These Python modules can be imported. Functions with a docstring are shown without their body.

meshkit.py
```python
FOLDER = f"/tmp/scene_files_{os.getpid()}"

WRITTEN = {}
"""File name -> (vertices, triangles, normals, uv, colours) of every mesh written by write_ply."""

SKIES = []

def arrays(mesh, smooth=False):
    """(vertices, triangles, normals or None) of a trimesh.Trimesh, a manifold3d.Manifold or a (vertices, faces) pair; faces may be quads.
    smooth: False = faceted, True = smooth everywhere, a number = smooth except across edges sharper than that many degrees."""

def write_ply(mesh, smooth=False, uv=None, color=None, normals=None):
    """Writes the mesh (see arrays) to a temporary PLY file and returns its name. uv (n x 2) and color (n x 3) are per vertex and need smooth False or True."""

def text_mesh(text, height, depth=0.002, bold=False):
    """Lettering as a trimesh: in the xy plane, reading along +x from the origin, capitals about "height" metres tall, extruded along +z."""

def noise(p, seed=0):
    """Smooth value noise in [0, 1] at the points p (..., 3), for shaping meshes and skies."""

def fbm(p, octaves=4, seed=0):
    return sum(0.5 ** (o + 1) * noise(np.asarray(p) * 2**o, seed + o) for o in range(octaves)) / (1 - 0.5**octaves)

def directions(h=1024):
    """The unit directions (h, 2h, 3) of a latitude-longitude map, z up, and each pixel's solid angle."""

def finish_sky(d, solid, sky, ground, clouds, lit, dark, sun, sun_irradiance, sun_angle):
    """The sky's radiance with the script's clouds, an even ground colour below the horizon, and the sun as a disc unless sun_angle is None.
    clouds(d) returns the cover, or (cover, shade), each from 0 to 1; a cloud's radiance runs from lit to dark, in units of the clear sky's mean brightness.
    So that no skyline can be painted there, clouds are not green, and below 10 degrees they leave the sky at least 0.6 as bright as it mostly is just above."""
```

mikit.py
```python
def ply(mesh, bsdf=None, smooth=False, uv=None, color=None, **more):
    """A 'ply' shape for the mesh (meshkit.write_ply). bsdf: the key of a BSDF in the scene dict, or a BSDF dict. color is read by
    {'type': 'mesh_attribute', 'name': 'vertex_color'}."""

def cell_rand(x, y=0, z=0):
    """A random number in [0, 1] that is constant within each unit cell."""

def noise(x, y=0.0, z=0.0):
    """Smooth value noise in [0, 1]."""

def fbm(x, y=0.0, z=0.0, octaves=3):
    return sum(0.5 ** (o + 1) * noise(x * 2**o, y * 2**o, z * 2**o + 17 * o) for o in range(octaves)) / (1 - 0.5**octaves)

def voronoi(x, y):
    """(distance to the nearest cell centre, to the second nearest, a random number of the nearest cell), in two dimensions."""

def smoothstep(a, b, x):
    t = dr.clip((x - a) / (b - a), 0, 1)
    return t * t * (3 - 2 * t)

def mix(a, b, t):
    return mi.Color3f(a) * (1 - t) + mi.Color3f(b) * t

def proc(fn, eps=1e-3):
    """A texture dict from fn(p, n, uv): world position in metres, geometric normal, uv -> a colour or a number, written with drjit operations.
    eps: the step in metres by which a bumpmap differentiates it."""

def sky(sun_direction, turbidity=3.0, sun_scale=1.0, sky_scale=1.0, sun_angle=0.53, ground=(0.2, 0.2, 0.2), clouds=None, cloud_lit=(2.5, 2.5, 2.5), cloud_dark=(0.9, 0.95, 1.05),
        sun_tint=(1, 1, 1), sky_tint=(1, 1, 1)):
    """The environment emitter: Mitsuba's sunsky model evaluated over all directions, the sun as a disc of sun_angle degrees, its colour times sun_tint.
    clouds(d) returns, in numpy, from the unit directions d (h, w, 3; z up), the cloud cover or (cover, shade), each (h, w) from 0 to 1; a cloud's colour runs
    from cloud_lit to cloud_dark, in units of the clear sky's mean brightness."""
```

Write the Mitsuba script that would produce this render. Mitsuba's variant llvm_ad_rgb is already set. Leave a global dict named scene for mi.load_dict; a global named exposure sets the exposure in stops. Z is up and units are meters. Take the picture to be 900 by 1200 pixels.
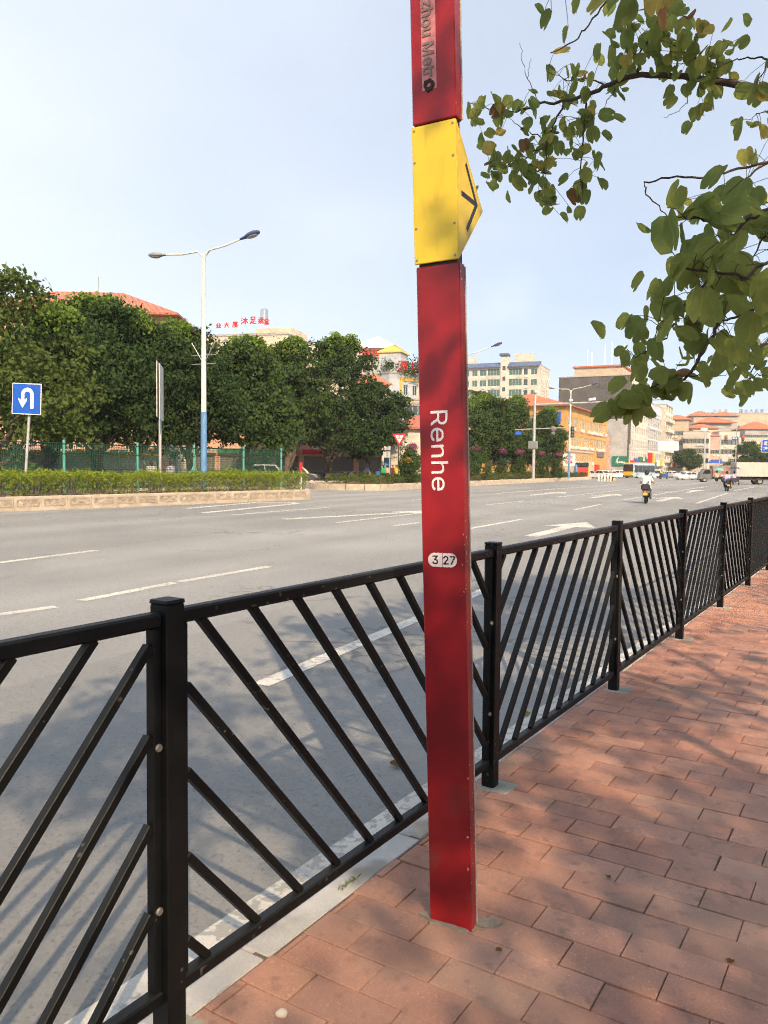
import math, numpy as np, trimesh, mitsuba as mi, drjit as dr, mikit, meshkit
from mikit import proc, noise, fbm, voronoi, cell_rand, smoothstep, mix
from shapely.geometry import Polygon, box as sbox, LineString
from shapely.ops import unary_union
TM = mi.ScalarTransform4f
scene, labels, used = {}, {}, {}
rng = np.random.default_rng(11)

# ---------------------------------------------------------------- camera, sky, exposure
H, FOC, PITCH, ROLL = 1.55, 940.07, 0.056192, 0.011802
FW = np.array([0, math.cos(PITCH), -math.sin(PITCH)]); UPV = np.array([0, math.sin(PITCH), math.cos(PITCH)])
RT = np.array([1., 0, 0])
CR, CU = RT * math.cos(ROLL) + UPV * math.sin(ROLL), UPV * math.cos(ROLL) - RT * math.sin(ROLL)
EYE = np.array([0, 0, H])
scene['camera'] = {'type': 'perspective', 'fov': 2 * math.degrees(math.atan(450 / FOC)), 'fov_axis': 'x', 'near_clip': 0.05, 'far_clip': 6000.0,
                   'to_world': TM().look_at(origin=EYE.tolist(), target=(EYE + FW).tolist(), up=CU.tolist())}
SUN = np.array([0.234, -0.972, 0.665])

def clouds(d):
    z = np.clip(d[..., 2], 0.0, 1)
    p = np.stack([d[..., 0] / (z + .25), d[..., 1] / (z + .25), z * 2], -1)
    n = meshkit.fbm(p * 1.6 + 3.1, 5, 4)
    veil = np.clip((n - .30) * 1.9, 0, 1) * .17 + .47 + .36 * np.clip(-d[..., 0] * 1.6 + .12, 0, 1)
    # one soft cumulus low over the far street
    ang = np.arctan2(d[..., 0], d[..., 1]); el = np.arcsin(np.clip(d[..., 2], -1, 1))
    q = np.stack([ang * 26, el * 34, ang * 3], -1)
    puff = np.clip(1.25 - np.hypot((ang - .145) / .05, (el - .205) / .035) + (meshkit.fbm(q, 4, 9) - .5) * 1.3, 0, 1)
    low = np.clip(1 - el / .35, 0, 1) ** 2
    cover = np.clip(veil + .14 * low + .05 * puff, 0, .95)
    return cover, np.clip(.25 - .1 * puff + .12 * (n - .5), 0, 1)

scene['sky'] = mikit.sky(SUN.tolist(), turbidity=3.0, sun_tint=(1.04, .97, .875), sky_tint=(.95, 1.0, 1.08), clouds=clouds, cloud_lit=(3.5, 3.74, 4.1), cloud_dark=(2.4, 2.55, 2.8))
exposure = 1.95

# ---------------------------------------------------------------- helpers
def ray(px, py):
    d = np.array([(px - 450) / FOC, -(py - 600) / FOC])
    return CR * d[0] + CU * d[1] + FW
def G(px, py, z=-.12):                      # photo measurement -> point on a level plane
    d = ray(px, py); return EYE + d * ((z - H) / d[2])
def AT(px, py, y):                          # photo measurement -> point at a depth
    d = ray(px, py); return EYE + d * (y / d[1])
def PROJ(P):
    c = np.asarray(P, float) - EYE; z = c @ FW
    return 450 + FOC * (c @ CR) / z, 600 - FOC * (c @ CU) / z, z

def key(name, parent=None):
    base = f'{parent}__{name}' if parent else name
    n = used.get(base, 0); used[base] = n + 1
    return base if n == 0 else f'{base}_{n:03d}'
def thing(name, label, cat, group=None, kind=None):
    k = key(name); labels[k] = {'label': label, 'category': cat}
    if group: labels[k]['group'] = group
    if kind: labels[k]['kind'] = kind
    return k
def cat(ms):
    if not isinstance(ms, (list, tuple)): return ms
    return trimesh.util.concatenate([m for m in ms if m is not None])
def add(name, mesh, mat, parent=None, smooth=False, color=None, kind=None, label=None):
    k = key(name, parent); scene[k] = mikit.ply(cat(mesh), mat, smooth=smooth, color=color)
    if kind or label:
        labels.setdefault(k, {})
        if kind: labels[k]['kind'] = kind
        if label: labels[k]['label'] = label
    return k
def tag(k, label, cat, group=None, kind=None):
    labels[k] = {'label': label, 'category': cat}
    if group: labels[k]['group'] = group
    if kind: labels[k]['kind'] = kind
    return k
def struct(name, mesh, mat, smooth=False):
    k = add(name, mesh, mat, None, smooth); labels[k] = {'kind': 'structure', 'label': name.replace('_', ' ')}; return k

def tm(v, f): return trimesh.Trimesh(np.asarray(v, float), np.asarray(f), process=False)
def box(x0, x1, y0, y1, z0, z1, ch=0.0):
    if ch <= 0:
        v = [[x, y, z] for x in (x0, x1) for y in (y0, y1) for z in (z0, z1)]
        return tm(v, [[0, 1, 3], [0, 3, 2], [4, 6, 7], [4, 7, 5], [0, 4, 5], [0, 5, 1], [2, 3, 7], [2, 7, 6], [0, 2, 6], [0, 6, 4], [1, 5, 7], [1, 7, 3]])
    v = []
    for x, sx in ((x0, 1), (x1, -1)):
        for y, sy in ((y0, 1), (y1, -1)):
            for z, sz in ((z0, 1), (z1, -1)):
                v += [[x + sx * ch, y + sy * ch, z], [x + sx * ch, y, z + sz * ch], [x, y + sy * ch, z + sz * ch]]
    return trimesh.convex.convex_hull(np.array(v))
def cbox(c, s, ch=0.0): return box(c[0] - s[0] / 2, c[0] + s[0] / 2, c[1] - s[1] / 2, c[1] + s[1] / 2, c[2] - s[2] / 2, c[2] + s[2] / 2, ch)
def M4(X, Y, Z, O):
    m = np.eye(4); m[:3, 0], m[:3, 1], m[:3, 2], m[:3, 3] = X, Y, Z, O; return m
def put(m, M):
    m = cat(m).copy(); m.apply_transform(M); return m
def frame(x, y, z, ux, uy):                 # local x along (ux,uy), local y 90 degrees to its left, z up
    n = math.hypot(ux, uy); ux, uy = ux / n, uy / n
    return M4([ux, uy, 0], [-uy, ux, 0], [0, 0, 1], [x, y, z])
def tube(pts, r, n=8, cap=True, squash=None):
    p = np.asarray(pts, float); r = np.broadcast_to(r, (len(p),)).astype(float)
    t = np.gradient(p, axis=0); t /= np.linalg.norm(t, axis=1, keepdims=True) + 1e-12
    ref = np.array([0, 0, 1.]) if abs(t[0, 2]) < .9 else np.array([1., 0, 0])
    v = []
    for i in range(len(p)):
        a = np.cross(t[i], ref); a /= np.linalg.norm(a) + 1e-12; b = np.cross(t[i], a); ref = -np.cross(t[i], a) if False else ref
        if abs(t[i] @ ref) > .95: ref = b
        g = np.arange(n) * 2 * np.pi / n
        v.append(p[i] + r[i] * (np.cos(g)[:, None] * a + np.sin(g)[:, None] * b))
    v = np.vstack(v); f = []
    for i in range(len(p) - 1):
        for j in range(n):
            a, b, c, d = i * n + j, i * n + (j + 1) % n, (i + 1) * n + (j + 1) % n, (i + 1) * n + j
            f += [[a, c, b], [a, d, c]]
    if cap:
        k = len(v); v = np.vstack([v, p[:1], p[-1:]]); e = (len(p) - 1) * n
        for j in range(n): f += [[k, j, (j + 1) % n], [k + 1, e + (j + 1) % n, e + j]]
    return tm(v, f)
def bar(p0, p1, w, h, up=(0, 0, 1)):        # rectangular bar, w sideways, h along up
    p0, p1 = np.asarray(p0, float), np.asarray(p1, float); L = np.linalg.norm(p1 - p0); x = (p1 - p0) / L
    y = np.cross(up, x); y /= np.linalg.norm(y); z = np.cross(x, y)
    return put(box(0, L, -w / 2, w / 2, -h / 2, h / 2, min(w, h) * .07), M4(x, y, z, p0))
def lathe(prof, n=16):                      # (r, z) pairs, bottom to top
    v, f = [], []
    for r, z in prof:
        g = np.arange(n) * 2 * np.pi / n; v += np.c_[r * np.cos(g), r * np.sin(g), np.full(n, z)].tolist()
    for i in range(len(prof) - 1):
        for j in range(n):
            a, b, c, d = i * n + j, i * n + (j + 1) % n, (i + 1) * n + (j + 1) % n, (i + 1) * n + j
            f += [[a, b, c], [a, c, d]]
    return tm(v, f)
def ext(poly, h):                           # shapely polygon in x,y extruded along +z
    gs = getattr(poly, 'geoms', [poly])
    return cat([trimesh.creation.extrude_polygon(g, h, engine='earcut') for g in gs if g.area > 1e-9])
def strokes(lines, w): return unary_union([LineString(l).buffer(w / 2, cap_style=2, join_style=2) for l in lines])
def sheet(pts, z):                          # flat convex polygon facing up
    v = [[p[0], p[1], z] for p in pts]; return tm(v, [[0, i, i + 1] for i in range(1, len(v) - 1)])
def ball(c, r, sub=2):
    m = trimesh.creation.icosphere(subdivisions=sub); m.vertices = m.vertices * np.broadcast_to(r, 3) + np.asarray(c); return m
def flat_xz(m): return put(m, M4([1, 0, 0], [0, 0, 1], [0, -1, 0], [0, 0, 0]))   # drawing in x,y -> standing in x,z, front towards -y

# ---------------------------------------------------------------- materials
def mat(name, col, rough=.6, metal=0., spec=.5, **kw):
    scene[name] = {'type': 'twosided', 'bsdf': {'type': 'principled', 'base_color': col if isinstance(col, dict) else {'type': 'rgb', 'value': list(col)}, 'roughness': rough, 'metallic': metal, 'specular': spec, **kw}}
    return name
def bumped(name, col, h, scale, rough=.7, spec=.4):
    scene[name] = {'type': 'twosided', 'bsdf': {'type': 'bumpmap', 'arbitrary': h, 'scale': scale, 'bsdf': {'type': 'principled', 'base_color': col, 'roughness': rough, 'specular': spec}}}
    return name
def grain(c, amp=.25, f=3., fine=40.):      # colour varied by stains and grain
    c = list(c)
    def fn(p, n, uv):
        a = fbm(p.x * f, p.y * f, p.z * f, 4); b = noise(p.x * fine, p.y * fine, p.z * fine)
        return mi.Color3f(c) * (1 + amp * 2 * (a - .5) + amp * .7 * (b - .5))
    return proc(fn)

def asphalt(p, n, uv):
    big = fbm(p.x * .35 + 7, p.y * .35, 1.0, 4); lane = fbm((p.x * .894 - p.y * .448) * 1.1, (p.x * .448 + p.y * .894) * .05, 4.0, 3)
    fine = noise(p.x * 160, p.y * 160, 2.0); mid = noise(p.x * 42, p.y * 42, 3.0)
    v = .238 * (.80 + .30 * big + .22 * (lane - .5)) * (1 + .16 * (fine - .5) + .12 * (mid - .5))
    spot = smoothstep(.80, .86, noise(p.x * 70, p.y * 70, 9.0)); crack = smoothstep(.015, .0, dr.abs(fbm(p.x * .55, p.y * .55, 21.0, 5) - .5)) * smoothstep(.5, .62, noise(p.x * .3, p.y * .3, 5.0))
    v = v * (1 - .2 * spot) * (1 - .35 * crack)
    patch = smoothstep(.56, .575, noise((p.x * .894 - p.y * .448) * .28 + 3, (p.x * .448 + p.y * .894) * .05, 8.0))
    tyre = .5 + .5 * dr.cos((p.x * .894 - p.y * .448) * 2.09 + .6)
    v = v * (1 - .09 * patch) * (1 - .08 * tyre)
    return mi.Color3f(v * 1.0, v * 1.015, v * 1.01)
bumped('m_asphalt', proc(asphalt), proc(lambda p, n, uv: noise(p.x * 140, p.y * 140, 0.0) * .6 + noise(p.x * 60, p.y * 60, 3.0) * .6), .0025, .75, .3)
def paint_white(p, n, uv):
    w = smoothstep(.58, .74, fbm(p.x * 30, p.y * 30, 0.0, 3) + .25 * (noise(p.x * 2.1, p.y * 2.1, 3.0) - .5))
    g = .40 + .14 * noise(p.x * 3, p.y * 3, 1.0) + .08 * (noise(p.x * 150, p.y * 150, 1.0) - .5)
    return mix(mi.Color3f(g * 1.0, g * .98, g * .90), mi.Color3f(.25, .245, .23), w * .8)
mat('m_roadpaint', proc(paint_white), .6)
def brickcol(c):
    c = list(c)
    def fn(p, n, uv):
        a = fbm(p.x * 9, p.y * 9, 0.0, 4); g = noise(p.x * 420, p.y * 420, 1.0); s = smoothstep(.86, .9, noise(p.x * 170, p.y * 170, 4.0))
        st = smoothstep(.52, .75, fbm(p.x * 2.3, p.y * 2.3, 6.0, 4))
        k = mi.Color3f(c) * (1 + .34 * (a - .5) + .34 * (g - .5)) * (1 + .3 * s)
        dust = smoothstep(.4, .72, fbm(p.x * 1.1 + 9, p.y * 1.1, 2.0, 4)); edge = smoothstep(.6, .85, fbm(p.x * 26, p.y * 26, 8.0, 3))
        return mix(mix(mix(k, mi.Color3f(.165, .135, .115), st * .45), mi.Color3f(.36, .285, .235), dust * .24), mi.Color3f(.12, .09, .08), edge * .35)
    return proc(fn)
BR = [(.35, .180, .130), (.325, .162, .118), (.375, .20, .148), (.30, .154, .118), (.34, .188, .142), (.285, .154, .12)]
for i, c in enumerate(BR):
    bumped(f'm_brick{i}', brickcol(c), proc(lambda p, n, uv: noise(p.x * 260, p.y * 260, 0.0) * .6 + fbm(p.x * 70, p.y * 70, 3.0, 2)), .0012, .8, .3)
mat('m_tactile', brickcol((.36, .27, .13)), .8)
mat('m_dirt', grain((.12, .085, .065), .5, 8, 90), .95)
mat('m_mortar', grain((.21, .185, .15), .5, 14, 120), .95)
def kerbcol(p, n, uv):
    a = fbm(p.x * 5, p.y * 5, p.z * 5, 4); g = noise(p.x * 200, p.y * 200, p.z * 200); st = smoothstep(.48, .66, fbm(p.x * 3 + 3, p.y * 3, 2.0, 4))
    return mix(mi.Color3f(.43, .425, .41) * (1 + .5 * (a - .5) + .2 * (g - .5)), mi.Color3f(.19, .175, .15), st * .75)
bumped('m_kerb', proc(kerbcol), proc(lambda p, n, uv: fbm(p.x * 60, p.y * 60, p.z * 60, 3)), .004, .85, .3)
mat('m_footing', grain((.27, .27, .235), .35, 12, 120), .9)
def black(p, n, uv):
    a = fbm(p.x * 14, p.y * 14, p.z * 14, 3); chip = smoothstep(.84, .88, noise(p.x * 60, p.y * 60, p.z * 60)) * smoothstep(.6, .7, noise(p.x * 6, p.y * 6, p.z * 6))
    dust = smoothstep(.2, .9, n.z) * .010 + .004 * a
    return mix(mi.Color3f((.004 + dust) * .92, .0045 + dust, .005 + dust * 1.05), mi.Color3f(.26, .25, .23), chip * .22)
mat('m_black', proc(black), .45, spec=.16)
mat('m_bolt', (.27, .26, .235), .45, .7)
def redpaint(p, n, uv):
    a = fbm(p.x * 4, p.y * 4, p.z * 3, 4); cl = fbm(p.x * 7 + 5, p.y * 7, p.z * 5, 3)
    q = (p.x - .243 + .033 * p.z) * .894 - (p.y - 2.636) * .447
    chip = smoothstep(.86, .89, noise(p.x * 170, p.y * 170, p.z * 90)) * smoothstep(.62, .8, noise(p.x * 5, p.y * 5, p.z * 2.5 + 4) + .3 * smoothstep(.05, .074, q) - .1)
    dirt = smoothstep(.5, .75, fbm(p.x * 12, p.y * 12, p.z * 9 + 3, 4)) * smoothstep(.75, .0, p.z)
    c = mix(mi.Color3f(.31, .010, .016), mi.Color3f(.165, .007, .011), smoothstep(.35, .7, a * .5 + cl * .5))
    return mix(mix(c, mi.Color3f(.12, .05, .04), dirt * .5), mi.Color3f(.62, .42, .38), chip)
mat('m_red', proc(redpaint), .3, spec=.4)
mat('m_edge', grain((.40, .37, .35), .5, 20, 100), .45, .3)
def yellow(p, n, uv):
    a = fbm(p.x * 6, p.y * 6, p.z * 4, 4)
    return mi.Color3f(.66, .49, .03) * (1 + .25 * (a - .5)) * (1 - .2 * smoothstep(.55, .8, fbm(p.x * 25, p.y * 25, p.z * 6, 3)))
mat('m_yellow', proc(yellow), .42)
mat('m_signblack', (.012, .012, .012), .5)
mat('m_letter', (.70, .68, .68), .45)
mat('m_pinktape', grain((.55, .20, .20), .5, 18, 60), .35)
mat('m_badge', grain((.70, .60, .60), .2, 30, 100), .4)
mat('m_char', grain((.02, .015, .012), .6, 60, 150), .8)
# ---------------------------------------------------------------- setting: ground, road, pavement, kerb
P0 = np.array([.5335, 3.8424]); FD = np.array([.53509, .84479]); ND = np.array([-.84479, .53509])   # fence line and its left normal
LD = np.array([.448, .894]); LN = np.array([-.894, .448])                                              # lane direction
def FP(s, n, z=0.): p = P0 + FD * s + ND * n; return np.array([p[0], p[1], z])
FM = frame(P0[0], P0[1], 0, *FD)            # local x along the fence, local y towards the road

gr = 900.
struct('ground', sheet([(-gr, -gr), (gr, -gr), (gr, gr * 1.2), (-gr, gr * 1.2)], -.32), mat('m_soil', grain((.20, .19, .165), .3, .2, 4), .9))
def quadgrid(corners, z, nu, nv):
    c = [np.asarray(p, float) for p in corners]; v, f = [], []
    for i in range(nu + 1):
        for j in range(nv + 1):
            a, b = i / nu, j / nv; p = (c[0] * (1 - a) + c[1] * a) * (1 - b) + (c[3] * (1 - a) + c[2] * a) * b; v.append([p[0], p[1], z])
    for i in range(nu):
        for j in range(nv):
            k = i * (nv + 1) + j; f += [[k, k + nv + 1, k + nv + 2], [k, k + nv + 2, k + 1]]
    return tm(v, f)
ro = [P0 + FD * -30 + ND * .17, P0 + FD * 60 + ND * .17, P0 + FD * 60 + LD * 330, np.array([-170., 330.]), np.array([-170., -30.])]
road = struct('road', [sheet([ro[0], ro[1], ro[3], ro[4]], -.12), sheet([ro[1], ro[2], ro[3]], -.12)], 'm_asphalt')
def mark(name, poly, lift=.004): return add(name, sheet(poly, -.12 + lift), 'm_roadpaint', road)
def dash(a, b, w=.15):
    a, b = np.asarray(a[:2], float), np.asarray(b[:2], float); u = (b - a) / np.linalg.norm(b - a); n = np.array([-u[1], u[0]]) * w / 2
    mark('lane_line', [a - n, b - n, b + n, a + n])
mark('edge_line', [FP(-14, .25)[:2], FP(-14, .415)[:2], FP(32, .415)[:2], FP(32, .25)[:2]][::-1])
dl = lambda n0, t0, t1, w=.15: dash(LN * n0 + LD * t0, LN * n0 + LD * t1, w)   # distance from the camera across, along
for x0, y0, x1, y1 in ((305, 803, 572, 690), (95, 704, 205, 683), (210, 682, 315, 664), (-90, 733, 66, 711), (-60, 667, 113, 645), (545, 620.5, 612, 608.5),
                       (495, 618, 545, 611), (460, 616.5, 492, 612.5), (570, 591.5, 615, 587), (272, 603.5, 386, 594.5), (395, 612.5, 491, 601.5), (480, 586.5, 500, 585), (673, 597.5, 704, 591),
                       (653, 582.6, 747, 572), (582, 578.3, 730, 567), (730.4, 585.8, 828, 570), (816, 590, 852, 578), (800, 606, 830, 599), (880, 588, 898, 584), (750, 572, 790, 567.5), (860, 575, 885, 570.5)):
    dash(G(x0, y0), G(x1, y1), .16)
def arrow(c, L=6.0, w=.42, kind='straight', ang=None):
    u = LD if ang is None else np.array([math.sin(ang), math.cos(ang)]); n = np.array([-u[1], u[0]]); c = np.asarray(c[:2], float)
    P = lambda a, b: c + u * a + n * b
    k = add('arrow_marking', cat([sheet([P(0, w * .35), P(0, -w * .35), P(L * .62, -w * .35), P(L * .62, w * .35)], -.116), sheet([P(L * .62, -w * 1.4), P(L, 0), P(L * .62, w * 1.4)], -.1158)] +
        ([sheet([P(L * .42, w * .3), P(L * .42 + .5, w * .3), P(L * .6 + .5, w * 2.0), P(L * .6, w * 2.0)], -.1154)] if kind == 'left' else [])), 'm_roadpaint', road)
arrow(G(622, 628.5), 6.2, .55); arrow(G(333, 608.5), 9.5, .5, ang=.72); arrow(G(622, 580.3), 9., .6); arrow(G(692, 583.5), 9., .6, 'left'); arrow(G(772, 587.3), 8., .55, 'left'); arrow(G(806, 577), 9., .6)
# U-turn lane arrow by the left planter: two long strokes joined round the end
ua, ub = G(238, 601)[:2], G(345, 590.5)[:2]; uu = (ub - ua) / np.linalg.norm(ub - ua); un = np.array([-uu[1], uu[0]])
LU = np.linalg.norm(ub - ua); ring = LineString([(0, 0), (LU, 0)] + [(LU + 1.0 * math.sin(t), 1.0 - 1.0 * math.cos(t)) for t in np.linspace(.2, math.pi, 10)] + [(LU - 5.5, 2.0)]).buffer(.16, cap_style=2)
m = ext(ring, .003); add('arrow_marking', put(m, frame(ua[0], ua[1], -.118, *uu)), 'm_roadpaint', road)

# pavement bed, kerb stones, bricks
pav = struct('pavement', put([box(-30, 62, -14, .06, -.30, -.007)], FM), 'm_dirt')
kerb = struct('kerb', put(box(-30, 62, .02, .17, -.3, -.015), FM), 'm_mortar')
for i in range(-12, 40):
    s0 = i * .98 + .31; dz = rng.normal(0, .0025); dn = rng.normal(0, .003)
    m = box(s0 + .004, s0 + .976, (.004 if s0 < -.6 else .098) + dn, .18 + dn, -.16, -.002 + dz, .008)
    add('kerb_stone', put(m, FM), 'm_kerb', kerb)
BL, BW, JT = .3, .15, .0028
bricks = []
for r in range(-24, 110):
    s = r * BW + .02
    w = -.12 - (r % 2) * BL / 2
    while w < 4.6:
        bricks.append((s, w)); w += BL
posts_s = [i * 2.058 for i in range(-2, 12)]
poleS = (np.array([.243, 2.636]) - P0) @ FD; poleN = (np.array([.243, 2.636]) - P0) @ ND
def brick_mesh(s, w, loose=1.):
    w0, w1 = max(w, (.002 if s < -.28 else -.092) + rng.uniform(-.006, .012)), w + BL
    if w1 - w0 < .014: return None
    a0, a1, b0, b1 = s + JT / 2, s + BW - JT / 2, -w1 + JT / 2, -w0 - JT / 2
    j_ = lambda k: k * rng.random() ** 2.5; a0 += j_(.004); a1 -= j_(.004); b0 += j_(.004); b1 -= j_(.003)
    c = .0018; h = rng.normal(0, .0015); tx, ty = rng.normal(0, .006, 2); v = []
    for x, y, z in ((a0, b0, -.03), (a1, b0, -.03), (a1, b1, -.03), (a0, b1, -.03), (a0, b0, -c), (a1, b0, -c), (a1, b1, -c), (a0, b1, -c), (a0 + c, b0 + c, 0), (a1 - c, b0 + c, 0), (a1 - c, b1 - c, 0), (a0 + c, b1 - c, 0)):
        v.append([x, y, z + h + (x - (a0 + a1) / 2) * tx + (y - (b0 + b1) / 2) * ty])
    f = []
    for k in (0, 4):
        for j in range(4): a, b = k + j, k + (j + 1) % 4; f += [[a, b, b + 4], [a, b + 4, a + 4]]
    return tm(v, f + [[8, 9, 10], [8, 10, 11]])
rest, seen = {i: [] for i in range(len(BR))}, []
for s, w in bricks:
    if any(abs(s + BW / 2 - ps) < .13 and w < .06 for ps in posts_s): cut = True
    else: cut = False
    c = FP(s + BW / 2, -(w + BL / 2)); x, y, z = PROJ(c)
    tact = w > 1.19 and s > 5.42 and s < 8.2 and w < 2.4
    m = brick_mesh(s, w)
    if m is None: continue
    col = 6 if tact else int(rng.choice(6, p=[.3, .22, .16, .14, .1, .08]))
    vis = z > .3 and -30 < x < 925 and 540 < y < 1215
    if vis: seen.append((1 / z, m, col))
    else: rest.setdefault(col, []).append(m)
seen.sort(key=lambda q: -q[0])
bm = lambda c: 'm_tactile' if c == 6 else f'm_brick{c}'
for q, m, c in seen[:298]: add('brick', put(m, FM), bm(c), pav)
for q, m, c in seen[298:]: rest.setdefault(c, []).append(m)
for c, ms in rest.items(): add('brickwork', put(ms, FM), bm(c), pav, kind='stuff')
add('paving', put(box(16.6, 62, -14, .05, -.03, -.003), FM), 'm_brick1', pav)
add('paving', put(box(-30, -3.62, -14, .05, -.03, -.003), FM), 'm_brick1', pav)
add('paving', put(box(-3.62, 16.6, -14, -4.78, -.03, -.003), FM), 'm_brick1', pav)
# ---------------------------------------------------------------- black street railing
fence = thing('street_railing', 'black metal railing with slanting bars along the kerb beside the red brick pavement', 'railing')
def rail_post(i):
    s = i * 2.058; lean = rng.normal(0.004, .003)
    M = FM @ M4([1, 0, 0], [0, 1, 0], [.0, lean, 1], [s, 0, 0])
    k = add('post', put(box(-.032, .032, -.032, .032, -.1, 1.182, .003), M), 'm_black', fence)
    add('cap', put([box(-.0335, .0335, -.0335, .0335, 1.183, 1.193, .003), box(-.032, .032, -.032, .032, 1.192, 1.195, .0015)], M), 'm_black', k)
    mm = box(-.075, .075, -.115, .05, -.02, .004, .003)
    mm.vertices[:, :2] += (meshkit.noise(mm.vertices * 9 + i, 3)[:, None] - .5) * .02
    add('footing', put(mm, FM @ M4([1, 0, 0], [0, 1, 0], [0, 0, 1], [s + .01, .0, 0])), 'm_footing', fence)
def rail_panel(i):
    a, b = i * 2.058 + .033, (i + 1) * 2.058 - .033; sgn = 1 if i % 2 == 0 else -1     # +1: bars rise away from the camera
    pan = key('panel', fence)
    A = lambda nm, m: add(nm, put(m, FM), 'm_black', pan)
    z0, z1, hw = .125, 1.145, .016; yc = .004
    A('top_rail', box(a, b, yc - .02, yc + .02, z1 - .02, z1 + .02, .006)); A('bottom_rail', box(a, b, yc - .02, yc + .02, z0 - .02, z0 + .02, .005))
    for s0 in (a, b - .028): A('stile', box(s0, s0 + .028, yc - .015, yc + .015, z0 + .021, z1 - .021, .003))
    for sx in (b - .017,):
        for z in (.37, .81):
            add('bolt', put(flat_xz(lathe([(.0, -.0), (.011, 0), (.011, .004), (.009, .007), (0, .007)], 10)), FM @ M4([1, 0, 0], [0, 1, 0], [0, 0, 1], [sx + .003, yc - .016, z])), 'm_bolt', pan)
    lo, hi, L, R = z0 + .018, z1 - .018, a + .03, b - .03; k = .895; n = 0
    sp = .2133; run = (hi - lo) * k; first = a + .085
    x = first - 6 * sp
    while x < b + run:
        # bar through the top rail at x, leaning back to its foot
        xt = x; xb = x - sgn * run
        p, q = np.array([xb, lo]), np.array([xt, hi])
        d = q - p; t0, t1 = 0., 1.
        for lim, sg in ((L, 1), (R, -1)):
            for _ in (0,):
                f0, f1 = sg * (p[0] - lim), sg * (q[0] - lim)
                if f0 < 0 and f1 < 0: t1 = -1
                elif f0 < 0: t0 = max(t0, f0 / (f0 - f1))
                elif f1 < 0: t1 = min(t1, f0 / (f0 - f1))
        if t1 - t0 > .06:
            u, v = p + d * t0, p + d * t1
            A('bar', bar((u[0], yc + rng.normal(0, .0008), u[1]), (v[0], yc, v[1]), .0245, .0245, up=(0, 1, 0)))
        x += sp
for i in range(-2, 8): rail_post(i)
for i in range(-2, 7): rail_panel(i)

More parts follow.
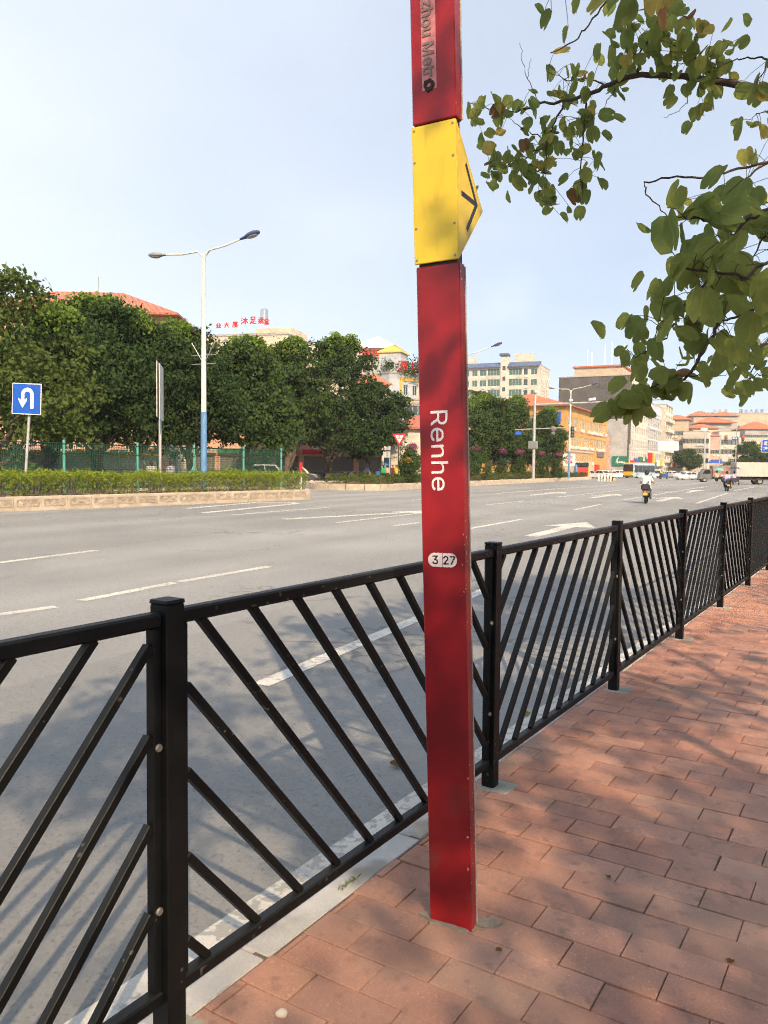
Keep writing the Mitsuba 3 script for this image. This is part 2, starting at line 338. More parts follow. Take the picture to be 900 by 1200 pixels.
# ---------------------------------------------------------------- red station sign pole
UX = np.array([.8944, -.4472, 0]); UY = np.array([.4472, .8944, 0])
la = .0358
RL = np.array([[math.cos(la), 0, -math.sin(la)], [0, 1, 0], [math.sin(la), 0, math.cos(la)]])
BC = (np.array([.1746, 2.6697, 0]) + np.array([.3107, 2.6016, 0])) / 2
PM = M4(RL @ UX, RL @ UY, RL @ np.array([0, 0, 1.]), BC); W2 = .076; TH = .052    # local: x across the face, y into depth, z up
pole = thing('sign_pole', 'red station sign pole with white lettering and a yellow arrow box, on the brick pavement', 'sign pole')
def PP(nm, m, mt, parent=pole, **k): return add(nm, put(m, PM), mt, parent, **k)
PP('post', box(-W2, W2, .0, TH - .006, -.2, 2.207, .003), 'm_red'); PP('upper_post', box(-W2, W2, -.006, TH - .006, 2.657, 3.27, .004), 'm_red')
PP('back_plate', box(-W2 + .006, W2 + .0025, TH - .0055, TH, -.2, 2.2, .002), 'm_edge'); PP('back_plate', box(-W2 + .006, W2 + .0025, TH - .0055, TH, 2.664, 3.26, .002), 'm_edge')
PP('core', box(-W2 + .01, W2 - .008, .003, TH - .008, 2.19, 2.675), 'm_signblack')
PP('top_cap', box(-W2 - .003, W2 + .003, -.01, TH + .004, 3.268, 3.285, .004), 'm_red')
yp = PP('yellow_plate', box(-W2 - .001, W2 - .001, -.010, -.001, 2.214, 2.650, .0015), 'm_yellow')
for x in (-W2 + .008, W2 - .011):
    for z in (2.226, 2.327, 2.537, 2.637): PP('screw', flat_xz(put(lathe([(0, 0), (.0042, 0), (.0034, .0028), (0, .003)], 8), M4([1, 0, 0], [0, 1, 0], [0, 0, 1], [0, 0, 0]))).apply_translation([x, -.0101, z]), 'm_bolt', yp)
tri = Polygon([(0, 2.216), (0, 2.648), (.235, 2.425)])
m = ext(tri, .1505); ab = PP('arrow_box', put(m, M4([0, 1, 0], [0, 0, 1], [1, 0, 0], [-.0755, -.0005, 0])), 'm_yellow')
ar = strokes([[(.03, 2.43), (.165, 2.43)], [(.075, 2.535), (.17, 2.43), (.075, 2.325)]], .016)
for sx in (.0751, -.0767): PP('arrow_mark', put(ext(ar, .001), M4([0, 1, 0], [0, 0, 1], [1, 0, 0], [sx, 0, 0])), 'm_signblack', ab)
def down_text(t, h, xc, ztop, mt, nm, y=-.0005, dep=.0012, bold=False, st=1., kind=None):
    m = meshkit.text_mesh(t, h, dep, bold); L = m.bounds
    m.apply_translation([-L[0][0], 0, 0]); m.apply_scale([st, 1, 1])
    PP(nm, put(m, M4([0, 0, -1], [1, 0, 0], [0, -1, 0], [xc - h / 2, y, ztop])), mt, kind=kind); return m.bounds[1][0]
L1 = down_text('Renhe', .059, -.005, 1.737, 'm_letter', 'lettering', st=1.14, kind='stuff')
mat('m_relief', grain((.20, .15, .14), .4, 20, 90), .5)
PP('tape', box(-.038, .012, -.0072, -.0063, 2.758, 3.20), 'm_pinktape')
m = meshkit.text_mesh('Guangzhou Metr', .037, .003, True); down = m.bounds
down_text('Guangzhou Metr', .037, -.014, 2.797 + (down[1][0] - down[0][0]), 'm_relief', 'lettering', -.0074, .003, True, kind='stuff')
rg = np.linspace(0, 2 * np.pi, 22)
o = Polygon(np.c_[np.cos(rg), np.sin(rg)] * (.0175 + .0022 * rng.standard_normal(22))[:, None]).buffer(.001)
PP('burnt_letter', put(flat_xz(ext(o.difference(Polygon(np.c_[np.cos(rg), np.sin(rg)] * .0075)), .004)), M4([1, 0, 0], [0, 1, 0], [0, 0, 1], [-.014, -.0075, 2.772])), 'm_char', label='charred last letter with a scorched hole')
pill = LineString([(-.028, 0), (.028, 0)]).buffer(.0235, 12)
for sg, t in ((-1, '3'), (1, '27')):
    half = pill.intersection(sbox(-.06, -1, -.0012, 1) if sg < 0 else sbox(.0012, -1, .06, 1))
    b = PP('number_badge', put(flat_xz(ext(half, .001)), M4([1, 0, 0], [0, 1, 0], [0, 0, 1], [-.003, -.0005, 1.246])), 'm_badge')
    m = meshkit.text_mesh(t, .027, .0006, True); c = m.bounds.mean(0)
    PP('digits', put(flat_xz(m.apply_translation([-c[0], -c[1], 0])), M4([1, 0, 0], [0, 1, 0], [0, 0, 1], [-.003 + sg * .0235 + (-.002 if sg < 0 else .001), -.0016, 1.246])), 'm_signblack', b)
rs = np.random.default_rng(3); th = np.linspace(0, 2 * np.pi, 40, endpoint=False)
rr = 1 + .5 * (meshkit.noise(np.c_[np.cos(th) * 2, np.sin(th) * 2, th * 0], 3) - .4) + .12 * rs.standard_normal(40)
out = Polygon(np.c_[(W2 + .016) * np.cos(th) * rr, TH / 2 + (TH / 2 + .022) * np.sin(th) * rr]).buffer(0)
mb = ext(out.union(Polygon([(.05, .03), (.13, .05), (.15, .09), (.10, .1), (.06, .06)])).buffer(.003), .012); mb.vertices[:, 2] += (meshkit.noise(mb.vertices * 60, 5) - .5) * .008 * (mb.vertices[:, 2] > .006)
add('mortar_collar', put(mb, M4(UX, UY, [0, 0, 1], BC - [0, 0, .006])), 'm_mortar', pole)
# ---------------------------------------------------------------- vegetation
def leafmat(name, c, rough=.45, trans=.55, amp=.35, f=.9, fine=9.):
    c = list(c)
    def fn(p, n, uv):
        a = fbm(p.x * f, p.y * f, p.z * f, 3); b = noise(p.x * fine, p.y * fine, p.z * fine)
        k = mi.Color3f(c) * (1 + amp * 1.6 * (a - .5) + amp * 1.4 * (b - .5))
        return mi.Color3f(k.x * (1 + .5 * amp * (b - .5)), k.y, k.z * (1 - .5 * amp * (b - .5)))
    scene[name] = {'type': 'principledthin', 'base_color': proc(fn), 'roughness': rough, 'diff_trans': trans, 'spec_trans': 0.0, 'eta': 1.4}
    return name
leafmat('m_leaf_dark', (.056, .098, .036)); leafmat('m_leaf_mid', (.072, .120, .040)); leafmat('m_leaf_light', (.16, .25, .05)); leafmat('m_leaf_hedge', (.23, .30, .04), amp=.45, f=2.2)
leafmat('m_leaf_shrub', (.10, .135, .035), amp=.6); leafmat('m_leaf_pale', (.10, .14, .04)); leafmat('m_flower', (.36, .10, .21), amp=.5); leafmat('m_flower_yellow', (.5, .32, .05), amp=.4)
mat('m_bark', grain((.105, .085, .065), .6, 6, 60), .9); mat('m_twig', grain((.055, .042, .034), .5, 20, 90), .85)

def leaf_cloud(centres, spread, per, size, seed, up=.5, fold=.25):
    """many small folded leaves gathered round the given twig ends"""
    r = np.random.default_rng(seed); n = len(centres) * per
    c = np.repeat(np.asarray(centres, float), per, 0) + r.normal(0, 1, (n, 3)) * np.asarray(spread)
    d = r.normal(0, 1, (n, 3)); d[:, 2] -= .25; d /= np.linalg.norm(d, axis=1, keepdims=True)
    nn = r.normal(0, 1, (n, 3)); nn[:, 2] += up * 2; nn -= d * (nn * d).sum(1, keepdims=True); nn /= np.linalg.norm(nn, axis=1, keepdims=True)
    s = np.cross(nn, d); L = (size * r.uniform(.65, 1.25, n))[:, None]; W = L * .3
    a, b = c - d * L * .5, c + d * L * .5; m = c - nn * 0; l, q = c + s * W + nn * W * fold, c - s * W + nn * W * fold
    v = np.stack([a, l, b, q], 1).reshape(-1, 3); k = np.arange(n)[:, None] * 4
    return tm(v, np.vstack([k + [0, 2, 1], k + [0, 3, 2]]))
def shell(lobes, n, seed, inner=.35, lo=-1.0):
    r = np.random.default_rng(seed); L = np.array(lobes, float); w = (L[:, 3] * L[:, 4] * L[:, 5]) ** (2 / 3); out = []
    idx = r.choice(len(L), n, p=w / w.sum())
    for i in idx:
        d = r.normal(0, 1, 3); d /= np.linalg.norm(d)
        if d[2] < lo: d[2] *= -.5
        out.append(L[i, :3] + d * L[i, 3:] * (inner + (1 - inner) * r.random() ** .45) * r.uniform(.86, 1.17))
    return np.array(out)
def limb(p0, p1, r0, r1, seed, wob=.12, n=7):
    r = np.random.default_rng(seed); t = np.linspace(0, 1, n)[:, None]; p = np.asarray(p0) * (1 - t) + np.asarray(p1) * t; L = np.linalg.norm(np.asarray(p1) - p0)
    p[1:-1] += r.normal(0, wob * L * .25, (n - 2, 3)); return tube(p, np.linspace(r0, r1, n), 7)
def tree(x, y, h, base, rad, label, seed, mt='m_leaf_dark', clumps=300, per=40, size=.26, name='tree', group=None, z0=-.1, tops=0, ry=None, trunks=1, squash=1.):
    r = np.random.default_rng(seed); k = thing(name, label, 'tree', group); ry = ry or rad
    lobes = [(x, y, (base + h) / 2 + .1, rad * .75, ry * .75, (h - base) * .42)]; nl = 9
    for i in range(nl):
        a = i / nl * 2 * math.pi + r.uniform(-.4, .4); q = r.uniform(.45, .68); z = base + (h - base) * r.uniform(.2, .66)
        lobes.append((x + math.cos(a) * rad * q, y + math.sin(a) * ry * q, z, rad * r.uniform(.32, .5), ry * r.uniform(.32, .5), (h - base) * r.uniform(.16, .26)))
    for i in range(5):
        a = r.uniform(0, 6.3); q = r.uniform(.05, .45); s = r.uniform(.24, .36)
        lobes.append((x + math.cos(a) * rad * q, y + math.sin(a) * ry * q, h - (h - base) * s * .55 - r.uniform(0, .5), rad * s, ry * s, (h - base) * s * .55))
    c = shell(lobes, clumps, seed); add('crown', leaf_cloud(c, (.36, .36, .2), per, size, seed), mt, k, kind='stuff')
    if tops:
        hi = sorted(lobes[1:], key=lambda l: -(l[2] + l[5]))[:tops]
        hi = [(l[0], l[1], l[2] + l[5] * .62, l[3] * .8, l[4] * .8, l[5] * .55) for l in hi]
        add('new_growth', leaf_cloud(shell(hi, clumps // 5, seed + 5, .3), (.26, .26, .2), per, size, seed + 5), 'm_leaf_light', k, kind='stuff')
    tr = .05 + h * .016
    for t in range(trunks):
        ox, oy = r.normal(0, .25, 2) * (trunks > 1); f = np.array([x + ox, y + oy, base + (h - base) * .35])
        add('trunk', [limb((x + ox * .4, y + oy * .4, z0), f, tr * 1.25, tr * .75, seed + t)] , 'm_bark', k, smooth=True)
        for i in range(5):
            l = lobes[1 + (i * 2 + t) % nl]; add('limb', limb(np.array([x + ox * .8, y + oy * .8, base * .55 + .2 * i]), np.array(l[:3]), tr * .6, tr * .15, seed + i + 9), 'm_bark', k, smooth=True)
    return k

# near orchid tree: leaves of the sprays in view one by one, the crown overhead as a mass
def lobed_leaf(seed):
    r = np.random.default_rng(seed); o = np.array([(0, 0), (.20, -.05), (.38, .06), (.49, .28), (.50, .52), (.44, .76), (.31, .96), (.17, 1.03), (.06, .96), (0, .83)]); o[1:-1] *= 1 + r.normal(0, .03, (8, 2))
    mid = np.linspace(0, .83, 5); fold, curl, tw = r.uniform(.2, .75), r.uniform(-.25, .3), r.uniform(-.15, .15); v, f = [], []
    for m in mid: v.append((0, m))
    sides = []
    for sg in (1, -1):
        i0 = len(v); inn = o[1:-1] * [.55, .9] + [0, .06]
        for a in inn: v.append((sg * a[0], a[1]))
        i1 = len(v); oo = o[1:-1] * (1 + r.normal(0, .02, (8, 2)))
        for a in oo: v.append((sg * a[0], a[1]))
        sides.append((sg, i0, i1))
    mi_ = lambda j: int(round(np.clip((o[1 + j][1] + .0) / .83, 0, 1) * 4))
    for sg, i0, i1 in sides:
        T = []
        for j in range(7):
            T += [(i0 + j, i1 + j, i1 + j + 1), (i0 + j, i1 + j + 1, i0 + j + 1)]
            a, b = mi_(j), mi_(j + 1); T.append((a, i0 + j, i0 + j + 1))
            for q in range(a, b): T.append((q, i0 + j + 1, q + 1))
        T += [(0, i1, i0), (4, i0 + 7, i1 + 7)]
        f += [t if sg > 0 else (t[0], t[2], t[1]) for t in T]
    v = np.array(v); x, y = v[:, 0], v[:, 1]
    z = fold * np.abs(x) ** 1.2 + curl * (y - .4) ** 2 - tw * x * y + .02 * np.sin(y * 9 + x * 5)
    m = tm(np.c_[x * (1 - .25 * fold), y, z], f); m.metadata['uv'] = np.c_[x, y]; return m
def bauh(c, var):
    c = list(c)
    def fn(p, n, uv):
        a = fbm(p.x * 16, p.y * 16, p.z * 16, 3); b = smoothstep(.6, .8, fbm(p.x * 34 + 3, p.y * 34, p.z * 34, 3))
        an = dr.atan2(uv.x, uv.y + .02); vein = smoothstep(.16, .02, dr.abs(dr.sin(an * 5.2))) * smoothstep(.05, .3, dr.sqrt(uv.x * uv.x + uv.y * uv.y)) + smoothstep(.022, .006, dr.abs(uv.x))
        return mix(mi.Color3f(c) * (1 + .5 * (a - .5)) * (1 + .28 * dr.minimum(vein, 1)), mi.Color3f(.16, .10, .04), b * var)
    return proc(fn)
for nm, c, var in (('m_bl0', (.18, .24, .075), .05), ('m_bl1', (.235, .285, .08), .12), ('m_bl2', (.30, .31, .085), .28), ('m_bl3', (.42, .35, .10), .5), ('m_bl4', (.20, .12, .06), .6)):
    scene[nm] = {'type': 'principledthin', 'base_color': bauh(c, var), 'roughness': .36, 'diff_trans': 1.1, 'spec_trans': 0.0, 'eta': 1.4}
LV = [lobed_leaf(i) for i in range(7)]
LPLY = {}
extra_on, more = False, 0
otree = thing('orchid_tree', 'leafy tree with two-lobed leaves hanging in from the upper right over the pavement', 'tree')
TRUNK = np.array([3.9, -.3, 0])
nleaf = 0
extra = []
def leaf_at(parent, P, size, r, tip=None, mt=None):
    """leaf hung at P; tip = direction its end points to"""
    global nleaf
    d = np.array([0, 0, -.75]) + r.normal(0, .55, 3) if tip is None else np.asarray(tip) + r.normal(0, .25, 3)
    d /= np.linalg.norm(d); nn = r.normal(0, 1, 3) + np.array([.1, -.55, .55]); nn -= d * (nn @ d); nn /= np.linalg.norm(nn); s = np.cross(d, nn)
    i = int(r.integers(7))
    if extra_on or nleaf >= 296: e_ = LV[i].copy(); e_.apply_transform(M4(s * size, d * size, nn * size, P)); extra.append(e_); return
    mt = mt or ['m_bl0', 'm_bl1', 'm_bl2', 'm_bl3', 'm_bl4'][int(r.choice(5, p=[.44, .35, .14, .05, .02]))]
    if (i, mt) not in LPLY: LPLY[(i, mt)] = mikit.ply(LV[i], mt, smooth=True, uv=LV[i].metadata['uv'])
    s_ = size * r.uniform(.75, 1.2); m = M4(s * s_, d * s_, nn * s_, P); k = key('leaf', parent); scene[k] = {**LPLY[(i, mt)], 'to_world': TM(m.tolist())}; nleaf += 1
def spray(pts, depth, r0, r1, nl, size, seed, jit=.09, name='branch', side=None):
    r = np.random.default_rng(seed); dep = np.linspace(depth[0], depth[1], len(pts)) if isinstance(depth, tuple) else np.full(len(pts), depth)
    P = np.array([AT(x, y, d) for (x, y), d in zip(pts, dep)]); t = np.linspace(0, len(P) - 1, len(P) * 4)
    Q = np.c_[[np.interp(t, np.arange(len(P)), P[:, i]) for i in range(3)]].T; Q[1:-1] += r.normal(0, .0035, (len(Q) - 2, 3))
    tw = [tube(Q, np.linspace(r0, r1, len(Q)), 6)]
    spots = []
    for i in range(nl):
        u = r.uniform(.05, 1) if i else 1.; q = np.array([np.interp(u * (len(Q) - 1), np.arange(len(Q)), Q[:, j]) for j in range(3)]); o = r.normal(0, jit, 3); o[1] *= 1.3; e = q + o
        tw.append(tube([q, q + o * .55 + [0, 0, .008], e], [max(.0011, r1 * .6), .0011, .0008], 4, False)); spots.append(e)
    k = add(name, tw, 'm_twig', otree, smooth=True)
    global extra_on
    for e in spots:
        extra_on = False; leaf_at(k, e, size, r)
        for _ in range(more): extra_on = True; leaf_at(k, e + r.normal(0, .05, 3) + [0, .06, 0], size * .9, r)
    extra_on = False
    return Q
A = spray([(960, 125), (905, 107), (850, 97), (800, 90), (747, 87), (709, 100), (688, 112), (660, 118), (634, 121), (605, 131)], (3.3, 3.9), .017, .004, 0, .07, 1)
SP = [([(634, 121), (605, 131), (578, 128), (548, 120)], 3.9, .004, .0015, 14, .072, .06), ([(688, 112), (684, 140), (682, 175), (681, 205), (683, 225)], 3.75, .005, .002, 20, .074, .07),
      ([(662, 118), (652, 140), (640, 165), (615, 187), (592, 197), (574, 195)], 3.85, .005, .0015, 24, .07, .075), ([(640, 165), (640, 190), (636, 215), (630, 232)], 3.8, .003, .0015, 13, .074, .07),
      ([(709, 100), (690, 92), (665, 94), (642, 84)], 3.8, .004, .0015, 12, .078, .06), ([(747, 87), (750, 62), (770, 36), (787, 8)], 3.5, .006, .002, 22, .078, .09),
      ([(838, 94), (822, 72), (806, 62), (788, 52)], 3.4, .005, .0015, 22, .074, .085), ([(800, -14), (765, -2), (728, -6)], 2.4, .004, .002, 9, .105, .05), ([(690, -14), (660, -6), (645, -4)], 3., .003, .0015, 5, .07, .05),
      ([(915, 130), (890, 132), (880, 140)], 3.2, .003, .001, 6, .06, .05), ([(915, 40), (900, 75), (886, 100)], 3.0, .004, .0015, 6, .07, .06),
      ([(910, 180), (880, 205), (862, 225), (842, 232)], 3.0, .005, .0015, 16, .072, .085), ([(910, 240), (870, 262), (825, 258), (795, 255)], 1.95, .004, .002, 10, .1, .045),
      ([(880, 250), (850, 292), (825, 335), (790, 370), (768, 395)], 2.5, .007, .002, 28, .086, .1), ([(915, 300), (870, 325), (830, 318), (800, 312)], 2.0, .005, .002, 16, .095, .075),
      ([(910, 350), (870, 370), (840, 380), (812, 378)], 2.3, .005, .002, 16, .088, .085), ([(915, 395), (890, 405), (862, 412), (845, 405)], 3.2, .004, .0015, 13, .066, .09),
      ([(808, 440), (778, 447), (750, 458), (724, 470)], 2.8, .005, .002, 24, .092, .036), ([(910, 385), (892, 408), (880, 440), (872, 458)], 3.3, .004, .0015, 18, .07, .07), ([(912, 330), (880, 345), (850, 348)], 3.0, .004, .0015, 14, .08, .08), ([(912, 255), (890, 285), (872, 320)], 2.6, .004, .0015, 12, .09, .07), ([(790, 380), (775, 400), (758, 412), (742, 420)], 2.9, .004, .0015, 9, .072, .06), ([(905, 432), (890, 440), (878, 444)], 3.0, .003, .0015, 6, .066, .05)]
for i, (pts, d, r0, r1, n, sz, j) in enumerate(SP): more = 1 if i in (2, 5, 6, 13) else 0; spray(pts, d, r0, r1, int(n * (1.6 if i < 7 else 1.15)), sz * .84, 40 + i, j * (.75 if i > 12 else .8))
kx = key('leaves', otree); scene[kx] = mikit.ply(cat(extra), 'm_bl1', smooth=True, uv=np.vstack([LV[0].metadata['uv']] * len(extra))); labels[kx] = {'kind': 'stuff'}; more = 0
for i, (pts, d, r0, r1) in enumerate([([(712, -4), (690, 30), (668, 52), (645, 62)], 2.9, .0035, .002), ([(807, 93), (806, 120), (795, 130), (778, 138)], 3.5, .002, .001), ([(634, 121), (618, 92), (611, 70), (609, 50)], 3.9, .002, .001), ([(618, 92), (622, 68)], 3.9, .0015, .0008),
      ([(910, 186), (860, 200), (830, 208), (790, 207), (755, 213), (758, 228), (778, 248), (790, 266)], 2.9, .005, .0015), ([(862, 330), (842, 385), (826, 408), (808, 440), (797, 452)], 2.8, .008, .004), ([(826, 408), (815, 428), (806, 440)], 2.8, .005, .003), ([(806, 440), (830, 441), (852, 439)], 2.8, .003, .001),
      ([(730, 92), (716, 112), (706, 128)], 3.7, .003, .0015), ([(640, 165), (610, 150), (596, 138)], 3.85, .003, .001), ([(900, 70), (880, 66), (858, 72), (838, 80)], 3.3, .004, .0015)]): spray(pts, d, r0, r1, 0, .07, 90 + i)
r5 = np.random.default_rng(5)
for px, py, d, sz, tip in ((884, -22, 1.5, .105, (-.2, 0, -1)), (868, -8, 1.6, .085, (.1, 0, -1)), (716, 6, 2.4, .1, (-.1, 0, -1)), (727, 0, 2.45, .085, (.3, .1, -.9))): leaf_at(otree + '__branch', AT(px, py, d), sz, r5, tip, 'm_bl0')
for px, py, d, rot, s in ((800, 436, 2.75, .2, .026), (790, 452, 2.78, -.4, .02), (741, 478, 2.8, .3, .017)):
    m = lathe([(0, -1.25), (.25, -1.1), (.55, -.5), (.62, 0), (.5, .6), (.22, 1.1), (0, 1.3)], 12); m.vertices[:, :2] *= (1 + .1 * np.cos(np.arctan2(m.vertices[:, 1], m.vertices[:, 0]) * 5))[:, None]
    m.apply_scale(s * .8); m.apply_transform(trimesh.transformations.rotation_matrix(math.pi / 2 - rot, [0, 1, 0])); m.apply_translation(AT(px, py, d)); add('seed_pod', m, mat('m_pod', grain((.22, .13, .07), .5, 40, 200), .7) if 'm_pod' not in scene else 'm_pod', otree, smooth=True)
# the crown behind and above the camera; it throws the dappled shade
SH = Polygon([(-2.6, 4.2), (-1.75, 6.3), (-1.25, 7.6), (-.2, 8.9), (.5, 10.0), (1.6, 11.8), (3.0, 12.4), (3.6, 10.6), (2.5, 8.6), (1.2, 7.2), (1.2, 6.0), (1.9, 5.6), (2.9, 5.9), (4.6, 5.8), (6.5, 3), (6.5, -3), (-1.5, -3), (-1.2, 1.2), (-1.75, 2.5)])
LIT = [(tuple(G(90, 980)[:2]), 0.3), (tuple(G(270, 965)[:2]), 0.26), (tuple(G(330, 870)[:2]), 0.3), (tuple(G(240, 1000)[:2]), 0.26), (tuple(G(310, 1020)[:2]), 0.24), (tuple(G(400, 825)[:2]), 0.34), (tuple(G(30, 1000)[:2]), 0.35), (tuple(G(130, 1060)[:2]), 0.4), (tuple(G(60, 1130)[:2]), 0.4), (tuple(G(190, 905)[:2]), 0.3), (tuple(G(460, 780)[:2]), 0.35), (tuple(G(150, 1000)[:2]), 0.3), (tuple(G(455, 1045, 0)[:2]), .3), (tuple(G(425, 1150, 0)[:2]), .3), (tuple(G(605, 985, 0)[:2]), .3), (tuple(G(690, 905, 0)[:2]), .36), (tuple(G(720, 1030, 0)[:2]), .22), (tuple(G(590, 1180, 0)[:2]), .28), (tuple(G(800, 960, 0)[:2]), .3), (tuple(G(300, 1175, 0)[:2]), .25), (tuple(G(770, 1120, 0)[:2]), .22), ((-.9, 6.7), .75), ((-.85, 7.4), .5), ((-.8, 6.1), .35), ((-1.1, 2.5), 1.1), ((-1.7, 3.1), .6), ((-.55, 2.9), .4), ((-.35, 4.6), .3), ((.15, 5.6), .25), ((-1.0, 4.9), .28), ((.3, 7.2), .3), ((-.4, 7.0), .25), ((.35, 2.9), .22), ((1.9, 3.0), .22), ((1.1, 4.4), .2), ((2.4, 3.5), .25), ((1.2, 1.75), .25), ((.45, 1.7), .25), ((.9, 6.7), .6), ((1.3, 2.35), .28), ((.05, 2.25), .22), ((-.6, 5.6), .3), ((1.5, 3.6), .25), ((.75, 1.9), .3), ((-1.3, 5.6), .35), ((.55, 3.6), .2), ((2.3, 4.2), .3)]
rc = np.random.default_rng(77); cl = []
while len(cl) < 4200:
    gx, gy = rc.uniform(-2.6, 6.5), rc.uniform(-3, 12.4)
    from_edge = SH.boundary.distance(__import__('shapely').Point(gx, gy)) if SH.contains(__import__('shapely').Point(gx, gy)) else -1
    if from_edge < 0 or rc.random() > .45 + from_edge * .6: continue
    if any(math.hypot(gx - c[0], gy - c[1]) < q and rc.random() < .93 for c, q in LIT): continue
    if meshkit.fbm(np.array([[gx * 1.7, gy * 1.1, 3.]]), 3, 8)[0] < (.415 if gy > 4.8 else .40) and rc.random() < .94 or (gy < 5.2 and meshkit.noise(np.array([[gx * 2.6 + 4, gy * 2.0, 1.]]), 21)[0] < .40 and rc.random() < .95): continue
    h = rc.uniform(4.2, 6.2) + max(0, gy - 6) * .28; p = np.array([gx + .353 * h, gy - 1.467 * h, h])
    x, y, z = PROJ(p)
    if z > 0 and -60 < x < 960 and y > -140: continue
    cl.append(p)
cl = np.array(cl)
def lobed_cloud(centres, per, size, seed, spread):
    r = np.random.default_rng(seed); B = [lobed_leaf(100 + i) for i in range(3)]; V, F, n0 = [], [], 0
    for c in centres:
        for _ in range(per):
            b = B[int(r.integers(3))]; d = np.array([0, 0, -.6]) + r.normal(0, .6, 3); d /= np.linalg.norm(d); nn = r.normal(0, 1, 3) + [0, 0, .9]; nn -= d * (nn @ d); nn /= np.linalg.norm(nn); s = size * r.uniform(.75, 1.2)
            V.append((b.vertices * s) @ np.array([np.cross(d, nn), d, nn]) + c + r.normal(0, 1, 3) * spread); F.append(b.faces + n0); n0 += len(b.vertices)
    return tm(np.vstack(V), np.vstack(F))
while len(cl) < 6200:                        # the rest of the crown, over the pavement to the right of the frame
    gx, gy, h = rc.uniform(4.6, 11), rc.uniform(-2, 12.5), rc.uniform(4.6, 8.2); p = np.array([gx + .353 * h, gy - 1.467 * h, h]); x, y, z = PROJ(p); u_, v_, w_ = PROJ([gx, gy, 0])
    if (z > 0 and -60 < x < 980 and y > -140) or (w_ > 0 and u_ < 905) or meshkit.noise(p[None] * .9, 8)[0] < .4: continue
    cl = np.vstack([cl, p])
fr = []                                      # low outer sprays whose shade fringes the sunlit bricks
for px, py in ((715, 742), (768, 733), (828, 742), (878, 735), (848, 772), (872, 800), (820, 800), (800, 830), (760, 852), (862, 838), (735, 800), (690, 838), (890, 770), (700, 720), (780, 765)):
    for _ in range(7): g = G(px + rc.normal(0, 22), py + rc.normal(0, 5), 0); h = rc.uniform(4.0, 5.0); fr.append([g[0] + .353 * h, g[1] - 1.467 * h, h])
fr = [p for p in fr if not (PROJ(p)[2] > 0 and -40 < PROJ(p)[0] < 940 and PROJ(p)[1] > -60)]
add('outer_sprays', leaf_cloud(np.array(fr), (.13, .13, .07), 5, .125, 17, up=.7), 'm_leaf_mid', otree, kind='stuff')
add('crown', leaf_cloud(cl, (.19, .19, .11), 9, .145, 7, up=.7), 'm_leaf_mid', otree, kind='stuff')
add('trunk', limb(TRUNK - [0, 0, .2], TRUNK + [-.1, -.3, 3.4], .17, .12, 3, .05), 'm_bark', otree, smooth=True)
fork = TRUNK + [-.1, -.3, 3.3]
add('limb', tube([(1 - t) ** 3 * fork + 3 * t * (1 - t) ** 2 * (fork + [-.3, 1.1, .5]) + 3 * t * t * (1 - t) * (A[0] - (A[4] - A[0]) * 1.6) + t ** 3 * A[0] for t in np.linspace(0, 1, 12)], np.linspace(.06, .0165, 12), 8), 'm_bark', otree, smooth=True)
for i in range(9): e = cl[(i * 127) % len(cl)]; add('limb', limb(fork - [0, 0, .1 * i], e, .07, .012, 60 + i, .14, 9), 'm_bark', otree, smooth=True)
# ---------------------------------------------------------------- planters, hedges, fences and trees across the road
MA, MB = np.array([-12.93, 26.97]), np.array([-3.45, 40.47]); MU = (MB - MA) / np.linalg.norm(MB - MA); ML = np.array([-MU[1], MU[0]])
def MP(s, n, z=0.): p = MA + MU * s + ML * n; return np.array([p[0], p[1], z])
mat('m_granite', grain((.50, .43, .345), .38, 4, 45), .85); mat('m_granite_rough', grain((.40, .335, .26), .6, 9, 60), .95)
mat('m_soilbed', grain((.12, .09, .06), .4, 3, 30), .95)
LM = 16.5; MM = frame(MA[0], MA[1], -.12, *MU)
med = struct('planter_island', put(box(-24, LM - .5, .2, 4.6, -.1, .42), MM), 'm_soilbed')
def stone(m, par): add('kerb_stone', m, 'm_granite', par)
xs = np.arange(-24, LM - 1.2, 1.02)
def rough_face(w, h, seed):                  # bush-hammered panel sunk in the face of a stone
    nx, nz = 9, 5; gx, gz = np.meshgrid(np.linspace(0, w, nx), np.linspace(0, h, nz), indexing='ij'); d = (meshkit.fbm(np.stack([gx * 9, gz * 9, gx * 0 + seed], -1), 3, seed) - .3) * .05
    d[0], d[-1], d[:, 0], d[:, -1] = .03, .03, .03, .03
    v = np.stack([gx, -d + .0, gz], -1).reshape(-1, 3); f = []
    for i in range(nx - 1):
        for j in range(nz - 1): k = i * nz + j; f += [[k, k + nz, k + nz + 1], [k, k + nz + 1, k + 1]]
    return tm(v, f)
for i, s in enumerate(xs):
    k = add('kerb_stone', put(box(s + .006, s + 1.012, -.02, .2, -.05, .5, .012), MM), 'm_granite', med)
    add('rough_panel', put(rough_face(.84, .25, i), MM @ M4([1, 0, 0], [0, 1, 0], [0, 0, 1], [s + .09, -.016, .15])), 'm_granite_rough', k)
    add('kerb_foot', put(box(s + .006, s + 1.012, -.06, -.021, -.05, .085, .006), MM), 'm_granite', med)
xe = float(xs[-1]) + 1.02
for j in range(6):                           # rounded end of the planter
    a0, a1 = -math.pi / 2 + j * math.pi / 6 + .01, -math.pi / 2 + (j + 1) * math.pi / 6 - .01; R1, R0 = 2.3, 2.06
    pl = Polygon([(R1 * math.cos(a) * .55, R1 * math.sin(a)) for a in np.linspace(a0, a1, 5)] + [(R0 * math.cos(a) * .55, R0 * math.sin(a)) for a in np.linspace(a1, a0, 5)])
    add('kerb_stone', put(ext(pl, .55), MM @ M4([1, 0, 0], [0, 1, 0], [0, 0, 1], [xe, 2.28, -.05])), 'm_granite', med)
